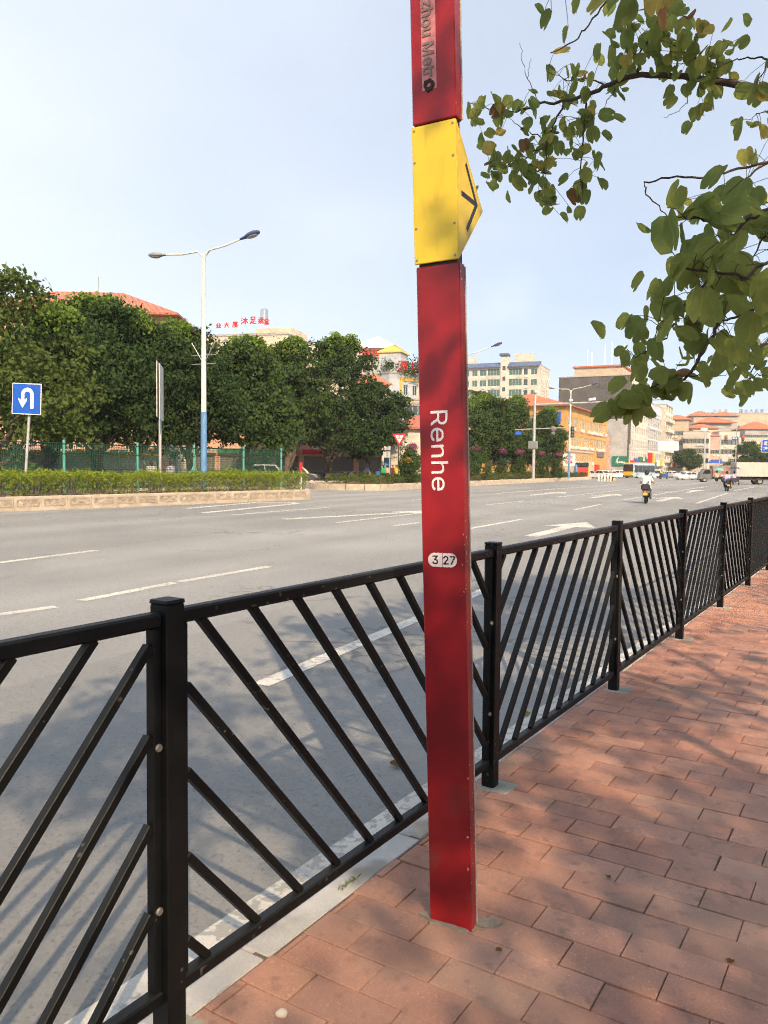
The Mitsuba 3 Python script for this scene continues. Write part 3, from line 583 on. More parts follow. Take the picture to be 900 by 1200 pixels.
def hedge(L0, L1, n0, n1, zb, zt, M, n, seed, size, label, mt='m_leaf_hedge', name='hedge', lump=.14):
    r = np.random.default_rng(seed); p = []
    while len(p) < n:
        q = np.array([r.uniform(L0, L1), r.uniform(n0, n1), r.uniform(zb, zt)]); edge = min(q[1] - n0, n1 - q[1] + .3, zt - q[2], L1 - q[0])
        if edge > .3 and r.random() < .85: continue
        if r.random() > .22 + 1.1 * (q[2] - zb) / (zt - zb): continue
        q[2] += (meshkit.noise(np.array([[q[0] * 1.3, q[1] * 1.3, 2.]]), seed)[0] - .5) * lump * 2 * (q[2] - zb) / (zt - zb); q[1] += (meshkit.noise(np.array([[q[0] * 2.1, q[2] * 2.1, 5.]]), seed)[0] - .5) * lump; p.append(q)
    k = thing(name, label, 'hedge'); add('foliage', put(leaf_cloud(np.array(p), (.07, .07, .06), 9, size, seed, up=.3), M), mt, k, kind='stuff')
    tw = []
    for _ in range(int((L1 - L0) * 26)):
        x, y = r.uniform(L0, L1), n0 + .04 + (n1 - n0) * r.random() ** 2.2 * .9; tw.append(tube([[x, y, zb - .1], [x + r.normal(0, .1), y + r.normal(0, .08), zb + (zt - zb) * .5], [x + r.normal(0, .2), y + r.normal(0, .12), zt - .1]], [.012, .009, .004], 4, False))
    add('stems', put(tw, M), 'm_bark', k, kind='stuff'); return k
hedge(-14, LM - .3, .28, 1.9, .46, 1.34, MM, 5200, 3, .085, 'long clipped yellow-green hedge in the stone planter on the left')

# green mesh fence behind the hedge
mat('m_mint', grain((.10, .36, .30), .2, 5, 50), .5); mat('m_greenwire', (.012, .06, .035), .5)
gf = thing('mesh_fence', 'green wire mesh fence with mint posts behind the clipped hedge', 'fence')
def px_on(px, n):                            # distance along the planter where a photo column meets the line n behind it
    k = (px - 450) / FOC; a = MA + ML * n; return (k * a[1] - a[0]) / (MU[0] - k * MU[1])
fs = [px_on(p, 3.4) for p in (-95, -15, 75, 161, 227, 285, 329)]
for i, s in enumerate(fs):
    b = MP(s, 3.4, 0); k = add('post', tube([b + [0, 0, .2], b + [0, 0, 2.5]], .058, 10), 'm_mint', gf, smooth=40)
    for z in (1.9, 2.3): add('clamp', tube([b + [0, 0, z], b + [0, 0, z + .05]], .066, 10), 'm_greenwire', k, smooth=40)
    if i == 4:
        for sg in (-1, 1): add('brace', tube([b + [0, 0, 1.45], MP(s + sg * .75, 3.4 + .1, .45)], .055, 8), 'm_mint', k, smooth=40)
for a, b in zip(fs[:-1], fs[1:]):
    w = []
    for x in np.arange(a + .06, b - .05, .085): w.append(bar(MP(x, 3.4, .5), MP(x, 3.4, 2.32), .019, .019, up=(0, 1, 0)))
    for z in np.arange(.55, 2.36, .105): w.append(bar(MP(a + .05, 3.41, z), MP(b - .05, 3.41, z), .022, .022))
    for z in (.5, 1.3, 2.36): w.append(bar(MP(a + .05, 3.4, z), MP(b - .05, 3.4, z), .05, .03))
    add('mesh_panel', w, 'm_greenwire', gf, kind='stuff')

# far pavement, garden wall with tiled coping, tin shed
fp = [MP(-40, 7.5)[:2], MP(9, 7.5)[:2], G(338, 565.5)[:2], G(470, 564.5)[:2], np.array([5., 84.]), np.array([17.0, 108]), np.array([29., 132.]), np.array([110, 300.]), np.array([-160, 320.]), np.array([-160, 20.])]
mat('m_farpave', grain((.33, .29, .25), .3, .8, 8), .85)
struct('far_pavement', ext(Polygon(fp), .14).apply_translation([0, 0, -.13]), 'm_farpave')
for i, (a, b) in enumerate(zip(fp[1:6], fp[2:7])):
    L = np.linalg.norm(b - a); add('kerb_stone', put(box(0, L - .02, -.14, -.002, -.1, .15, .01), frame(a[0], a[1], -.12, *(b - a))), 'm_granite', 'far_pavement')
mat('m_greywall', grain((.30, .28, .255), .35, 1.2, 15), .9); mat('m_coping', grain((.30, .26, .07), .5, 2, 20), .5); mat('m_tin', grain((.42, .42, .42), .3, 1, 10), .5)
gw = thing('garden_wall', 'low grey wall with a yellow-green tiled coping behind the mesh fence', 'wall'); wa, wb = MP(-30, 16.5), MP(20, 16.5)
WM = frame(wa[0], wa[1], 0, *(wb - wa)[:2]); add('wall', put(box(0, 50, 0, .3, -.1, 2.02), WM), 'm_greywall', gw)
tl = []
for x in np.arange(0, 50, .22): tl.append(put(bar((0, -.3, 2.02), (0, .02, 2.3), .15, .05), M4([1, 0, 0], [0, 1, 0], [0, 0, 1], [x, 0, 0])))
add('coping_tiles', put(tl + [box(0, 50, -.05, .35, 2.03, 2.2)], WM), 'm_coping', gw, kind='stuff')
add('lamp_globe', ball(MP(px_on(39, 16.2), 16.2, 2.62), .17), mat('m_globe', (.75, .74, .70), .4), gw, smooth=True)
sh = thing('shed', 'low shed with a sloping grey tin roof behind the garden wall', 'shed'); SM = frame(*MP(-20, 19, 0), *MU)
add('wall', put(box(0, 27, .2, 4, -.1, 2.6), SM), 'm_greywall', sh); add('roof', put(trimesh.convex.convex_hull(np.array([[x, y, z] for x in (-.3, 27.3) for y, z in ((-.4, 2.75), (-.4, 2.82), (4.4, 3.75), (4.4, 3.82))])), SM), 'm_tin', sh)

# tree row across the road
TR = [(-10, 36.5, 10.6, 2.2, 4.6, 'tall loose pale-leaved tree at the far left edge', 'm_leaf_pale', 0), (58, 43, 9.4, 2.2, 3.3, 'dark round tree beside the pale-leaved tree, left of the second tree of the row', 'm_leaf_dark', 2),
      (112, 48, 11.4, 2.5, 3.4, 'tallest dark tree left of the streetlamp with a light green domed top', 'm_leaf_dark', 3), (163, 52, 10.9, 2.4, 3.4, 'dark tree behind the edge-on road sign with light green tips', 'm_leaf_dark', 2),
      (222, 56, 11.0, 2.3, 4.1, 'broad dark tree directly behind the left streetlamp', 'm_leaf_dark', 2), (290, 62, 11.1, 2.3, 4.3, 'dark tree in front of the building with red rooftop characters', 'm_leaf_mid', 1),
      (340, 80, 13.6, 2.4, 4.6, 'dark tree between the red rooftop characters and the hotel', 'm_leaf_mid', 2), (386, 84, 15.0, 2.6, 4.5, 'tallest dark tree right of the left streetlamp with two light green crests', 'm_leaf_dark', 3), (432, 86, 10.9, 2.4, 3.7, 'last dark tree of the row, over the parked bicycles', 'm_leaf_dark', 0)]
for i, (px, d, h, base, rad, lab, mt, tp) in enumerate(TR):
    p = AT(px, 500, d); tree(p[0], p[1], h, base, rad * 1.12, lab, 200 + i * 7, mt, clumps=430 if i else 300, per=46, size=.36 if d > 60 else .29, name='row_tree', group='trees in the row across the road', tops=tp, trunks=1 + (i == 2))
for px, d, h, base, rad, lab, sd in ((572, 104, 10.8, 1.6, 4.4, 'broad dark tree right of the station pole, left of the camera gantry', 5), (603, 112, 11.0, 1.6, 3.6, 'shorter dark tree just left of the camera gantry post', 6), (642, 122, 10.6, 1.5, 2.9, 'dark tree in front of the orange building, right of the camera gantry post', 8),
                                    (550, 98, 9.4, 1.8, 3.2, 'dark tree half hidden by the edge of the red sign pole', 9)):
    p = AT(px, 500, d); tree(p[0], p[1], h, base, rad, lab, 300 + sd, 'm_leaf_mid', clumps=480, per=46, size=.34, name='island_tree', group='trees behind the far planter', tops=2 if sd < 6 else 1)
for px, d, h, rad, lab, sd in ((808, 250, 8.3, 4.6, 'small round tree in front of the tan apartment block', 1), (880, 235, 10.4, 4.6, 'dark tree above the left end of the box lorry', 2), (906, 235, 11.6, 5.6, 'dark tree above the box lorry at the right edge', 3), (858, 262, 4.6, 2.6, 'low tree behind the traffic signal post', 4), (841, 270, 5.0, 2.8, 'low tree beside the blue awning', 6)):
    p = AT(px, 520, d); tree(p[0], p[1], h, 1.4, rad, lab, 330 + sd, 'm_leaf_mid', clumps=190, per=40, size=.55, name='far_tree', group='small trees at the far crossing')
# street tree further along our pavement, outside the frame: its shade lies on the far lanes
for x, y, h, sd in ((20.5, 22.5, 9.5, 1), (36, 44, 9.5, 2)): tree(x, y, h, 4.2, 3.6, ('nearer' if sd == 1 else 'farther') + ' street tree on the near pavement beyond the right edge', 400 + sd, 'm_leaf_mid', clumps=260, per=40, size=.26, name='pavement_tree', group='street trees on the near pavement')
# palm behind the far trees
pk = thing('palm', 'palm tree with arching fronds in front of the white apartment block', 'tree'); pb = AT(560, 470, 150)
add('trunk', tube([[pb[0], pb[1], 0], [pb[0] + .2, pb[1], 8], [pb[0], pb[1], 15.2]], [.3, .22, .18], 8), 'm_bark', pk, smooth=True)
rp = np.random.default_rng(9)
for i in range(15):
    a = i / 15 * 6.28 + rp.uniform(-.15, .15); el = rp.uniform(.1, 1.1); L = rp.uniform(3.6, 4.8); u = np.array([math.cos(a), math.sin(a), 0]); P = [np.array([pb[0], pb[1], 15.1]) + u * L * t * math.cos(el * (1 - t * .5)) + np.array([0, 0, L * (math.sin(el) * t - 1.0 * t * t)]) for t in np.linspace(0, 1, 9)]
    V, F = [], []
    for j in range(8):
        for q in range(3):
            b = P[j] * (1 - q / 3) + P[j + 1] * q / 3; tdir = P[j + 1] - P[j]; tdir /= np.linalg.norm(tdir); s = np.cross(tdir, [0, 0, 1]); s /= np.linalg.norm(s) + 1e-9
            for sg in (-1, 1):
                k = len(V); l = 1.15 * math.sin(math.pi * min(.95, (j + q / 3 + 1) / 9)) ** .6; V += [b - tdir * .06, b + tdir * .06, b + (s * sg * .8 + tdir * .45 - np.array([0, 0, .35])) * l]; F.append([k, k + 1, k + 2])
    add('frond', [tm(V, F), tube(P, np.linspace(.05, .015, 9), 4, False)], 'm_leaf_mid', pk)

# second planter: low stone kerb, ground cover, clipped shrubs with pink flowers
NA, NB = np.array([.16, 56.46]), np.array([35.3, 134.9]); NU = (NB - NA) / np.linalg.norm(NB - NA); NL = np.array([-NU[1], NU[0]]); NM = frame(NA[0], NA[1], -.12, *NU); LN2 = float(np.linalg.norm(NB - NA))
isl = struct('far_planter', put(box(1.2, LN2 - 2.5, .25, 6.0, -.1, .42), NM), 'm_soilbed')
for i, s in enumerate(np.arange(.6, LN2 - 3, 1.25)): add('kerb_stone', put(box(s + .01, s + 1.24, -.02 + rng.normal(0, .008), .26, -.05, .46 + rng.normal(0, .012), .02), NM), 'm_granite', isl)
for j in range(7):
    a0, a1 = math.pi / 2 + j * math.pi / 7 + .012, math.pi / 2 + (j + 1) * math.pi / 7 - .012; R1, R0 = 3.15, 2.85
    pl = Polygon([(R1 * math.cos(a) * .7, R1 * math.sin(a)) for a in np.linspace(a0, a1, 5)] + [(R0 * math.cos(a) * .7, R0 * math.sin(a)) for a in np.linspace(a1, a0, 5)])
    add('kerb_stone', put(ext(pl, .5), NM @ M4([1, 0, 0], [0, 1, 0], [0, 0, 1], [.55, 3.12, -.05])), 'm_granite', isl)
hedge(-.9, LN2 - 3.5, .4, 5.0, .35, 1.0, NM, 3600, 31, .17, 'low yellow-green ground cover in the far planter beyond the crossing', 'm_leaf_shrub', 'ground_cover', .3)
def shrub(px, d, h, w, label, seed, flower=None, cone=False, name='shrub', fm='m_flower'):
    p = AT(px, 545, d); r = np.random.default_rng(seed); k = thing(name, label, 'shrub')
    c = shell([(p[0], p[1], .4 + h * .45, w / 2, w / 2, h * .5)], 90, seed, .2)
    if cone: c[:, :2] = p[:2] + (c[:, :2] - p[:2]) * np.clip(1.25 - (c[:, 2:] - .4) / h, .15, 1.2)
    add('foliage', leaf_cloud(c, (.14, .14, .12), 34, .16, seed), 'm_leaf_mid' if seed % 2 else 'm_leaf_dark', k, kind='stuff'); add('stem', tube([[p[0], p[1], .1], [p[0], p[1], h * .8]], [.06, .03], 6), 'm_bark', k)
    if flower: fx, fz, fr = flower; add('blossom', leaf_cloud(shell([(p[0] + fx, p[1] - .2, fz, fr, fr, fr * .55)], 24, seed + 1, .2), (.13, .13, .10), 13, .13, seed + 2), fm, k, kind='stuff')
    return k
shrub(481, 62, 3.0, 1.6, 'flowering shrub with pink tips left of the red sign pole', 51, (.2, 3.15, .42))
shrub(478, 61.5, 2.4, 1.1, 'shrub with yellow-orange blossom at the left tip of the far planter', 57, (-.1, 2.1, .3), fm='m_flower_yellow')
shrub(557, 80, 2.5, 3.6, 'big rounded dark shrub just right of the red sign pole', 53); shrub(556, 86, 3.6, 1.5, 'flowering shrub with a pink head behind the big rounded shrub', 55, (.1, 3.6, .42))
for px, d, lab, sd in ((588, 92, 'first cone-shaped shrub with a pink head, left of the camera gantry', 61), (608, 96, 'second cone-shaped shrub with a pink head, beside the camera gantry post', 63), (634, 102, 'cone-shaped shrub with a pink head right of the camera gantry post', 65), (653, 108, 'cone-shaped shrub with a pink head, left of the far streetlamp', 67)):
    shrub(px, d, 2.6, 2.0, lab, sd, (.1, 3.5, .3), True)
    p = AT(px, 545, d)
# ---------------------------------------------------------------- lettering strokes
GL = {'ye': [[(3.5, 9), (3.5, 1)], [(6.5, 9), (6.5, 1)], [(1, 6.5), (2.2, 3)], [(9, 6.5), (7.8, 3)], [(.5, 1), (9.5, 1)]], 'da': [[(1, 6.5), (9, 6.5)], [(5, 9.5), (5, 6.5), (1, .5)], [(5, 6.5), (9, .5)]],
      'xia': [[(1.5, 9), (9.5, 9)], [(1.8, 9), (1.5, 4), (.5, .5)], [(3, 7.5), (9, 7.5)], [(4, 6.3), (8, 6.3), (8, 3.6), (4, 3.6), (4, 6.3)], [(4, 5), (8, 5)], [(4.5, 2.6), (8, 2.6), (3, .3)], [(4.5, 2), (9, .3)]],
      'mu': [[(1, 9), (2, 8)], [(.5, 6.5), (1.5, 5.7)], [(.6, 1), (2, 3.5)], [(3, 7), (9.5, 7)], [(6.2, 9.5), (6.2, .5)], [(6, 7), (3, 2.5)], [(6.4, 7), (9.5, 2.5)]],
      'zu': [[(2.5, 9), (7.5, 9), (7.5, 6), (2.5, 6), (2.5, 9)], [(5, 6), (5, 1.5)], [(5, 3.8), (8, 3.8)], [(2.8, 4.5), (2.5, 2.5), (.8, .5)], [(2.5, 2.5), (4.5, 1), (9.5, .7)]],
      'sang': [[(2, 9), (8, 9), (5, 7)], [(1, 6.6), (4.5, 6.6), (2, 5)], [(5.5, 6.6), (9, 6.6), (6, 5)], [(.5, 4), (9.5, 4)], [(5, 5), (5, .3)], [(5, 4), (1, .6)], [(5, 4), (9, .6)]],
      'na': [[(5, 9.8), (.8, 7)], [(5, 9.8), (9.2, 7)], [(3, 6.3), (7, 6.3), (7, 5), (3, 5), (3, 6.3)], [(2.5, 4), (7.5, 4.2)], [(1.5, 2.8), (8.5, 2.8)], [(.5, 1.5), (9.5, 1.5)], [(5, 4), (5, .2)]],
      'jiu': [[(.8, 9), (2, 8.2)], [(.3, 6.5), (1.5, 5.8)], [(.6, .8), (2, 3.5)], [(3, 9), (9.5, 9)], [(3.6, 7), (3.6, .5)], [(3.6, 7), (9.2, 7), (9.2, .5)], [(3.6, .8), (9.2, .8)], [(3.6, 2.8), (9.2, 2.8)], [(5.4, 9), (5.2, 4.6)], [(7.3, 9), (7.3, 4.8), (8.6, 4.8)]],
      'dian': [[(5, 9.8), (5.4, 8.6)], [(1.5, 8.5), (9.5, 8.5)], [(2, 8.5), (1.8, 4), (.6, .5)], [(5.5, 8), (5.5, 4.2)], [(5.5, 6.2), (9, 6.2)], [(3.2, 4.2), (8.8, 4.2), (8.8, .6), (3.2, .6), (3.2, 4.2)]],
      'rang': [[(1.5, 9), (2.3, 8)], [(.5, 6), (2.3, 6), (2.3, 1.2), (3.5, 2.2)], [(6, 9.5), (6, .8)], [(6, 5.5), (9, 5.5)], [(3.5, .8), (9.7, .8)]]}
def glyph(g, size, w=1.1, dep=.12): return flat_xz(ext(strokes(GL[g], w), dep * 10 / size)).apply_scale(size / 10)   # stands in x,z, front at y=-dep
mat('m_redsign', (.55, .03, .035), .5); mat('m_whitesign', (.78, .78, .76), .5); mat('m_bluesign', (.012, .10, .52), .4); mat('m_steel', grain((.42, .42, .41), .2, 3, 30), .45, .6); mat('m_galv', grain((.50, .50, .49), .2, 3, 30), .5, .3)
mat('m_lampwhite', grain((.72, .71, .66), .12, 3, 20), .45); mat('m_lampblue', grain((.14, .30, .56), .15, 3, 20), .45); mat('m_lamphead', (.06, .08, .20), .35); mat('m_lampglass', (.35, .34, .32), .2)

# ---------------------------------------------------------------- buildings
mat('m_glass', (.05, .065, .07), .08, spec=.8); mat('m_glass_green', (.07, .14, .115), .08, spec=.8); mat('m_glass_blue', (.05, .12, .22), .08, spec=.8); mat('m_frame', (.62, .61, .58), .5); mat('m_framedark', (.16, .15, .14), .5); mat('m_ac', (.66, .66, .63), .5)
def wallmat(name, c, amp=.16): return mat(name, grain(c, amp, .5, 3.5), .85)
def rooftile(name, c):
    c = list(c)
    def fn(p, n, uv):
        t = dr.abs(dr.sin((p.x + p.y * .5) * 7.0)); return mi.Color3f(c) * (.72 + .38 * t) * (1 + .3 * (fbm(p.x, p.y, p.z, 3) - .5))
    return mat(name, proc(fn), .7)
for nm, c in (('m_w_pink', (.62, .36, .26)), ('m_w_cream', (.57, .51, .41)), ('m_w_white', (.56, .52, .455)), ('m_w_orange', (.53, .30, .105)), ('m_w_grey', (.40, .40, .39)), ('m_w_dark', (.105, .10, .098)), ('m_w_tan', (.50, .41, .31)), ('m_w_rose', (.62, .37, .32)), ('m_w_bluegrey', (.46, .50, .54)), ('m_w_brick', (.48, .27, .19)), ('m_w_concrete', (.40, .39, .375))): wallmat(nm, c, .34 if nm in ('m_w_concrete', 'm_w_dark') else .24)
rooftile('m_tile', (.50, .17, .09)); rooftile('m_tile_dull', (.42, .15, .10)); rooftile('m_roof_blue', (.10, .14, .24)); mat('m_roof_flat', grain((.40, .38, .35), .3, .5, 4), .9); mat('m_yellowroof', (.68, .46, .10), .6)
WP = {}
def window(par, M, w, h, th, glass, fr='m_frame', mull=2):
    kk = (round(w, 2), round(h, 2), fr, mull)
    if kk not in WP:
        t = .05; o = sbox(0, 0, w, h); hol = [sbox(t + (w - t) / mull * i, t, (w - t) / mull * (i + 1), h - t) for i in range(mull)]
        WP[kk] = mikit.ply(flat_xz(ext(o.difference(unary_union(hol)), .06)), fr)
        WP[kk[:2]] = mikit.ply(flat_xz(ext(o, .02)), None)
    k = key('window', par); scene[k] = {**WP[kk], 'to_world': TM((M @ M4([1, 0, 0], [0, 1, 0], [0, 0, 1], [0, th * .62, 0])).tolist())}
    scene[key('pane', k)] = {**WP[kk[:2]], 'bsdf': {'type': 'ref', 'id': glass}, 'to_world': TM((M @ M4([1, 0, 0], [0, 1, 0], [0, 0, 1], [0, th * .62 + .025, 0])).tolist())}
ACP = None
def facade(par, O, u, W, Hh, wall, spec, th=.25, seed=0, z0=-.1):
    """spec: list of (x, z, w, h[, glass, frame, mullions]) openings"""
    global ACP
    r = np.random.default_rng(seed); M = frame(O[0], O[1], z0, *u); spec = spec or []
    pl = sbox(0, 0, W, Hh).difference(unary_union([sbox(s[0], s[1], s[0] + s[2], s[1] + s[3]) for s in spec])) if spec else sbox(0, 0, W, Hh)
    add('wall', put(flat_xz(ext(pl, th)), M @ M4([1, 0, 0], [0, 1, 0], [0, 0, 1], [0, th, 0])), wall, par)
    for s in spec:
        g = s[4] if len(s) > 4 else 'm_glass'; window(par, M @ M4([1, 0, 0], [0, 1, 0], [0, 0, 1], [s[0], 0, s[1]]), s[2], s[3], th, g, *(s[5:] if len(s) > 5 else ()))
        if len(s) > 4 and r.random() < .42 and s[2] > .9 and s[1] > 2:
            if ACP is None: ACP = mikit.ply(cat([box(0, .8, -.36, -.02, 0, .55, .02), flat_xz(put(lathe([(0, 0), (.21, 0), (.21, .02), (.17, .03), (0, .03)], 12), M4([1, 0, 0], [0, 1, 0], [0, 0, 1], [.3, .28, .36])))]), 'm_ac')
            scene[key('air_conditioner', par)] = {**ACP, 'to_world': TM((M @ M4([1, 0, 0], [0, 1, 0], [0, 0, 1], [s[0] + s[2] * .4, 0, s[1] - .75])).tolist())}
    return M
def grid(W, nx, nz, w, h, z0, dz, glass='m_glass', mx=None, fr='m_frame', mull=2):
    mx = mx if mx is not None else (W / nx - w) / 2; st = (W - 2 * mx - w) / max(nx - 1, 1)
    return [(mx + i * st, z0 + j * dz, w, h, glass, fr, mull) for j in range(nz) for i in range(nx)]
def hip(W, D, z, h, ov=.6, ridge=None, x0=0., y0=0.):
    ri = ridge if ridge is not None else min(W, D) / 2; a, b, c, d = x0 - ov, x0 + W + ov, y0 - ov, y0 + D + ov; ym = (c + d) / 2
    v = [[a, c, z], [b, c, z], [b, d, z], [a, d, z], [a + ri, ym, z + h], [b - ri, ym, z + h], [a, c, z - .16], [b, c, z - .16], [b, d, z - .16], [a, d, z - .16]]
    return tm(v, [[0, 1, 5], [0, 5, 4], [1, 2, 5], [2, 3, 4], [2, 4, 5], [3, 0, 4], [6, 7, 1], [6, 1, 0], [7, 8, 2], [7, 2, 1], [8, 9, 3], [8, 3, 2], [9, 6, 0], [9, 0, 3], [9, 8, 7], [9, 7, 6]])
def building(label, O, u, W, D, Hh, wall, front=None, left=None, right=None, roof='flat', rmat='m_roof_flat', rh=2.5, ridge=None, wl=None, wr=None, ov=.6, name='building', group=None, seed=0, strip=None):
    k = thing(name, label, 'building', group); u = np.array(u, float) / np.linalg.norm(u); inw = np.array([-u[1], u[0]]); O = np.array(O, float); M = frame(O[0], O[1], -.1, *u)
    facade(k, O, u, W, Hh, wall, front, seed=seed); facade(k, O + inw * (D - .002) - u * .003, -inw, D - .26, Hh - .004, wl or wall, left, seed=seed + 1); facade(k, O + u * (W + .003) + inw * .26, inw, D - .26, Hh - .004, wr or wall, right, seed=seed + 2)
    add('core', put(box(.27, W - .27, .27, D, 0, Hh - .02), M), wall, k)
    if roof == 'flat': add('roof', put([box(-.12, W + .12, -.12, D + .1, Hh + .002, Hh + .22), box(.3, W - .3, .3, D - .3, Hh + .2, Hh + .24)], M), rmat, k)
    else: add('roof', put(hip(W, D, Hh + .17, rh, ov, ridge), M), rmat, k)
    if strip:
        for z in strip: add('cornice', put(box(-.08, W + .08, -.08, -.002, z, z + .22), M), 'm_w_brick', k)
    return k, M
# left, behind the trees
k, M = building('salmon building with a red hipped metal roof behind the trees on the left', (-34, 65), (1, .05), 16.4, 12, 13.6, 'm_w_pink', grid(16.4, 6, 4, 1.5, 1.6, 1.2, 3.3, 'm_glass_green'), None, grid(11.7, 3, 4, 1.3, 1.6, 1.2, 3.3), 'hip', 'm_tile_dull', 2.9, 6.2, wr='m_w_cream', ov=.9, seed=1)
add('mast', put(tube([[9, 6, 16.6], [9, 6, 18]], .04, 5), M), 'm_steel', k)
k, M = building('white commercial block with red characters standing on its roof', (-29.5, 126), (.97, -.25), 15.2, 16, 21.4, 'm_w_cream', grid(15.2, 4, 5, 2.6, 1.7, 1.4, 3.4, 'm_glass_blue'), None, grid(15.7, 4, 5, 1.4, 1.6, 1.4, 3.4), name='building', seed=4)
add('penthouse', put(box(9.0, 15.0, 2, 9, 21.7, 22.8), M), 'm_w_cream', k); wt = AT(309.5, 378, 126); add('water_tank', lathe([(0, 0), (.62, 0), (.62, 1.9), (.45, 2.05), (0, 2.1)], 16).apply_translation(wt), mat('m_tank', (.62, .62, .62), .25, .9), k, smooth=40)
for g, px, py, s in (('ye', 256.5, 381.5, .85), ('da', 266, 381, .85), ('xia', 276, 380.5, .9), ('mu', 287, 376.5, 1.15), ('zu', 297, 375.5, 1.15), ('sang', 306, 376, 1.0), ('na', 313, 377.5, .95)): p = AT(px, py, 122); add('sign_character', put(glyph(g, s, 1.25), frame(p[0] - s / 2, p[1], p[2] - s / 2, .97, -.25)), 'm_redsign', k)
add('sign_frame', put(box(.5, 15, .1, .2, 21.6, 21.75), M), 'm_steel', k)
building('cream wing with a sloping parapet right of the red rooftop characters', (-14.6, 124), (.94, -.1), 7.2, 12, 20.0, 'm_w_cream', grid(7.2, 2, 5, 1.6, 1.6, 1.4, 3.4), name='building', seed=8)
# hotel group
k, M = building('grey hotel block with a white tent-shaped roof and red characters', (-7.6, 146), (.96, -.2), 10.5, 9, 20.6, 'm_w_grey', grid(10.5, 4, 5, 1.5, 1.5, 1.4, 3.6, 'm_glass_blue'), name='hotel', seed=12)
add('tent_roof', put(hip(8.6, 8.6, 23.0, 2.6, .5, 4.6, 1, .4), M), 'm_whitesign', k); add('roof_room', put(box(1.2, 9.4, .8, 8.6, 20.85, 22.8), M), 'm_w_cream', k)
for g, x in (('jiu', 2.9), ('dian', 4.9)): add('sign_character', put(glyph(g, 1.9, .95), M @ M4([1, 0, 0], [0, 1, 0], [0, 0, 1], [x, .1, 20.95])), 'm_redsign', k)
add('railing', put([box(0, 10.5, .25, .29, 21.0, 21.06)] + [box(x, x + .05, .25, .29, 20.85, 21.0) for x in np.arange(0, 10.5, .8)], M), 'm_steel', k)
k, M = building('blue-grey hotel tower with a small yellow pyramid roof', (-1.1, 128), (.9, -.3), 3.6, 4, 19.6, 'm_w_bluegrey', [(1.4, 17.3, 1.1, .9, 'm_glass')], None, None, 'hip', 'm_yellowroof', 1.4, 2.2, ov=.25, name='hotel', seed=15)
k, M = building('blue-grey hotel wing with yellow framed windows left of the station pole', (.55, 125.5), (.80, .6), 7.5, 8, 16.2, 'm_w_bluegrey', [(2.9, 13.0, .9, 1.6), (4.7, 13.0, .9, 1.6), (2.9, 9.6, .9, 1.6), (4.7, 9.6, .9, 1.6), (6.2, 13, .8, 1.6)], [(5.4, 13.6, 1.0, 1.9), (5.4, 9.8, 1.0, 1.9)], name='hotel', seed=18)
for x in (2.1, 5.95): add('yellow_band', put(box(x, x + .5, -.1, -.003, 8, 15.2), M), 'm_yellowroof', k)
add('yellow_band', put(box(2.1, 6.45, -.13, -.004, 15.2, 15.7), M), 'm_yellowroof', k)
for g, x in (('jiu', 1.6), ('dian', 4.2)): add('sign_character', put(glyph(g, 1.9, .95), M @ M4([1, 0, 0], [0, 1, 0], [0, 0, 1], [x, .0, 16.5])), 'm_redsign', k)
rb = put(box(0, 7.2, .5, 2, 16.4, 18), M); pk2 = thing('roof_planting', 'green bushes growing on the terrace behind the red characters of the hotel wing', 'plants'); add('foliage', leaf_cloud(np.random.default_rng(2).uniform(rb.bounds[0], rb.bounds[1], (70, 3)), (.4, .4, .5), 26, .4, 2), 'm_leaf_mid', pk2, kind='stuff')
building('cream house with a red tiled roof in front of the hotel', (-3.8, 106), (.97, .1), 4.0, 6, 12.4, 'm_w_cream', grid(4., 2, 3, .9, 1.3, 2, 3.2), None, None, 'hip', 'm_tile', 1.5, 1.6, ov=.5, name='house', seed=21)
k, M = building('white house with a brown tiled eave left of the red station pole', (2.0, 90), (.97, .1), 7, 6, 5.9, 'm_w_white', [(2.4, 3.2, .8, 1.1), (4.5, 3.2, .9, 1.1)], None, None, 'hip', 'm_tile_dull', 1.6, 2, ov=.6, name='house', seed=23)
k, M = building('grey building with glazed balconies above the brown eave', (2.3, 104), (.97, .1), 6, 6, 10.3, 'm_w_grey', [(.5, 7.2, 2.2, 2.4, 'm_glass', 'm_frame', 3), (3.1, 7.2, 2.2, 2.4, 'm_glass', 'm_frame', 3)], None, None, name='building', seed=24, strip=(6.6, 9.8))
gp = thing('stone_gate_pillar', 'pale stone block pillar of a gateway behind the yield sign', 'pillar'); GMx = frame(*AT(458, 545, 85.5)[:2], 0, .98, .1)
for j in range(11): add('stone_block', put(box(rng.uniform(-.02, .02), .75, 0, .7, j * .42, j * .42 + .405, .02), GMx), 'm_granite', gp)
for j in range(9): add('stone_block', put(box(1.05, 1.95 + rng.uniform(-.02, .02), 0, .7, j * .42 * (1), j * .42 + .405, .02), GMx), 'm_granite', gp)
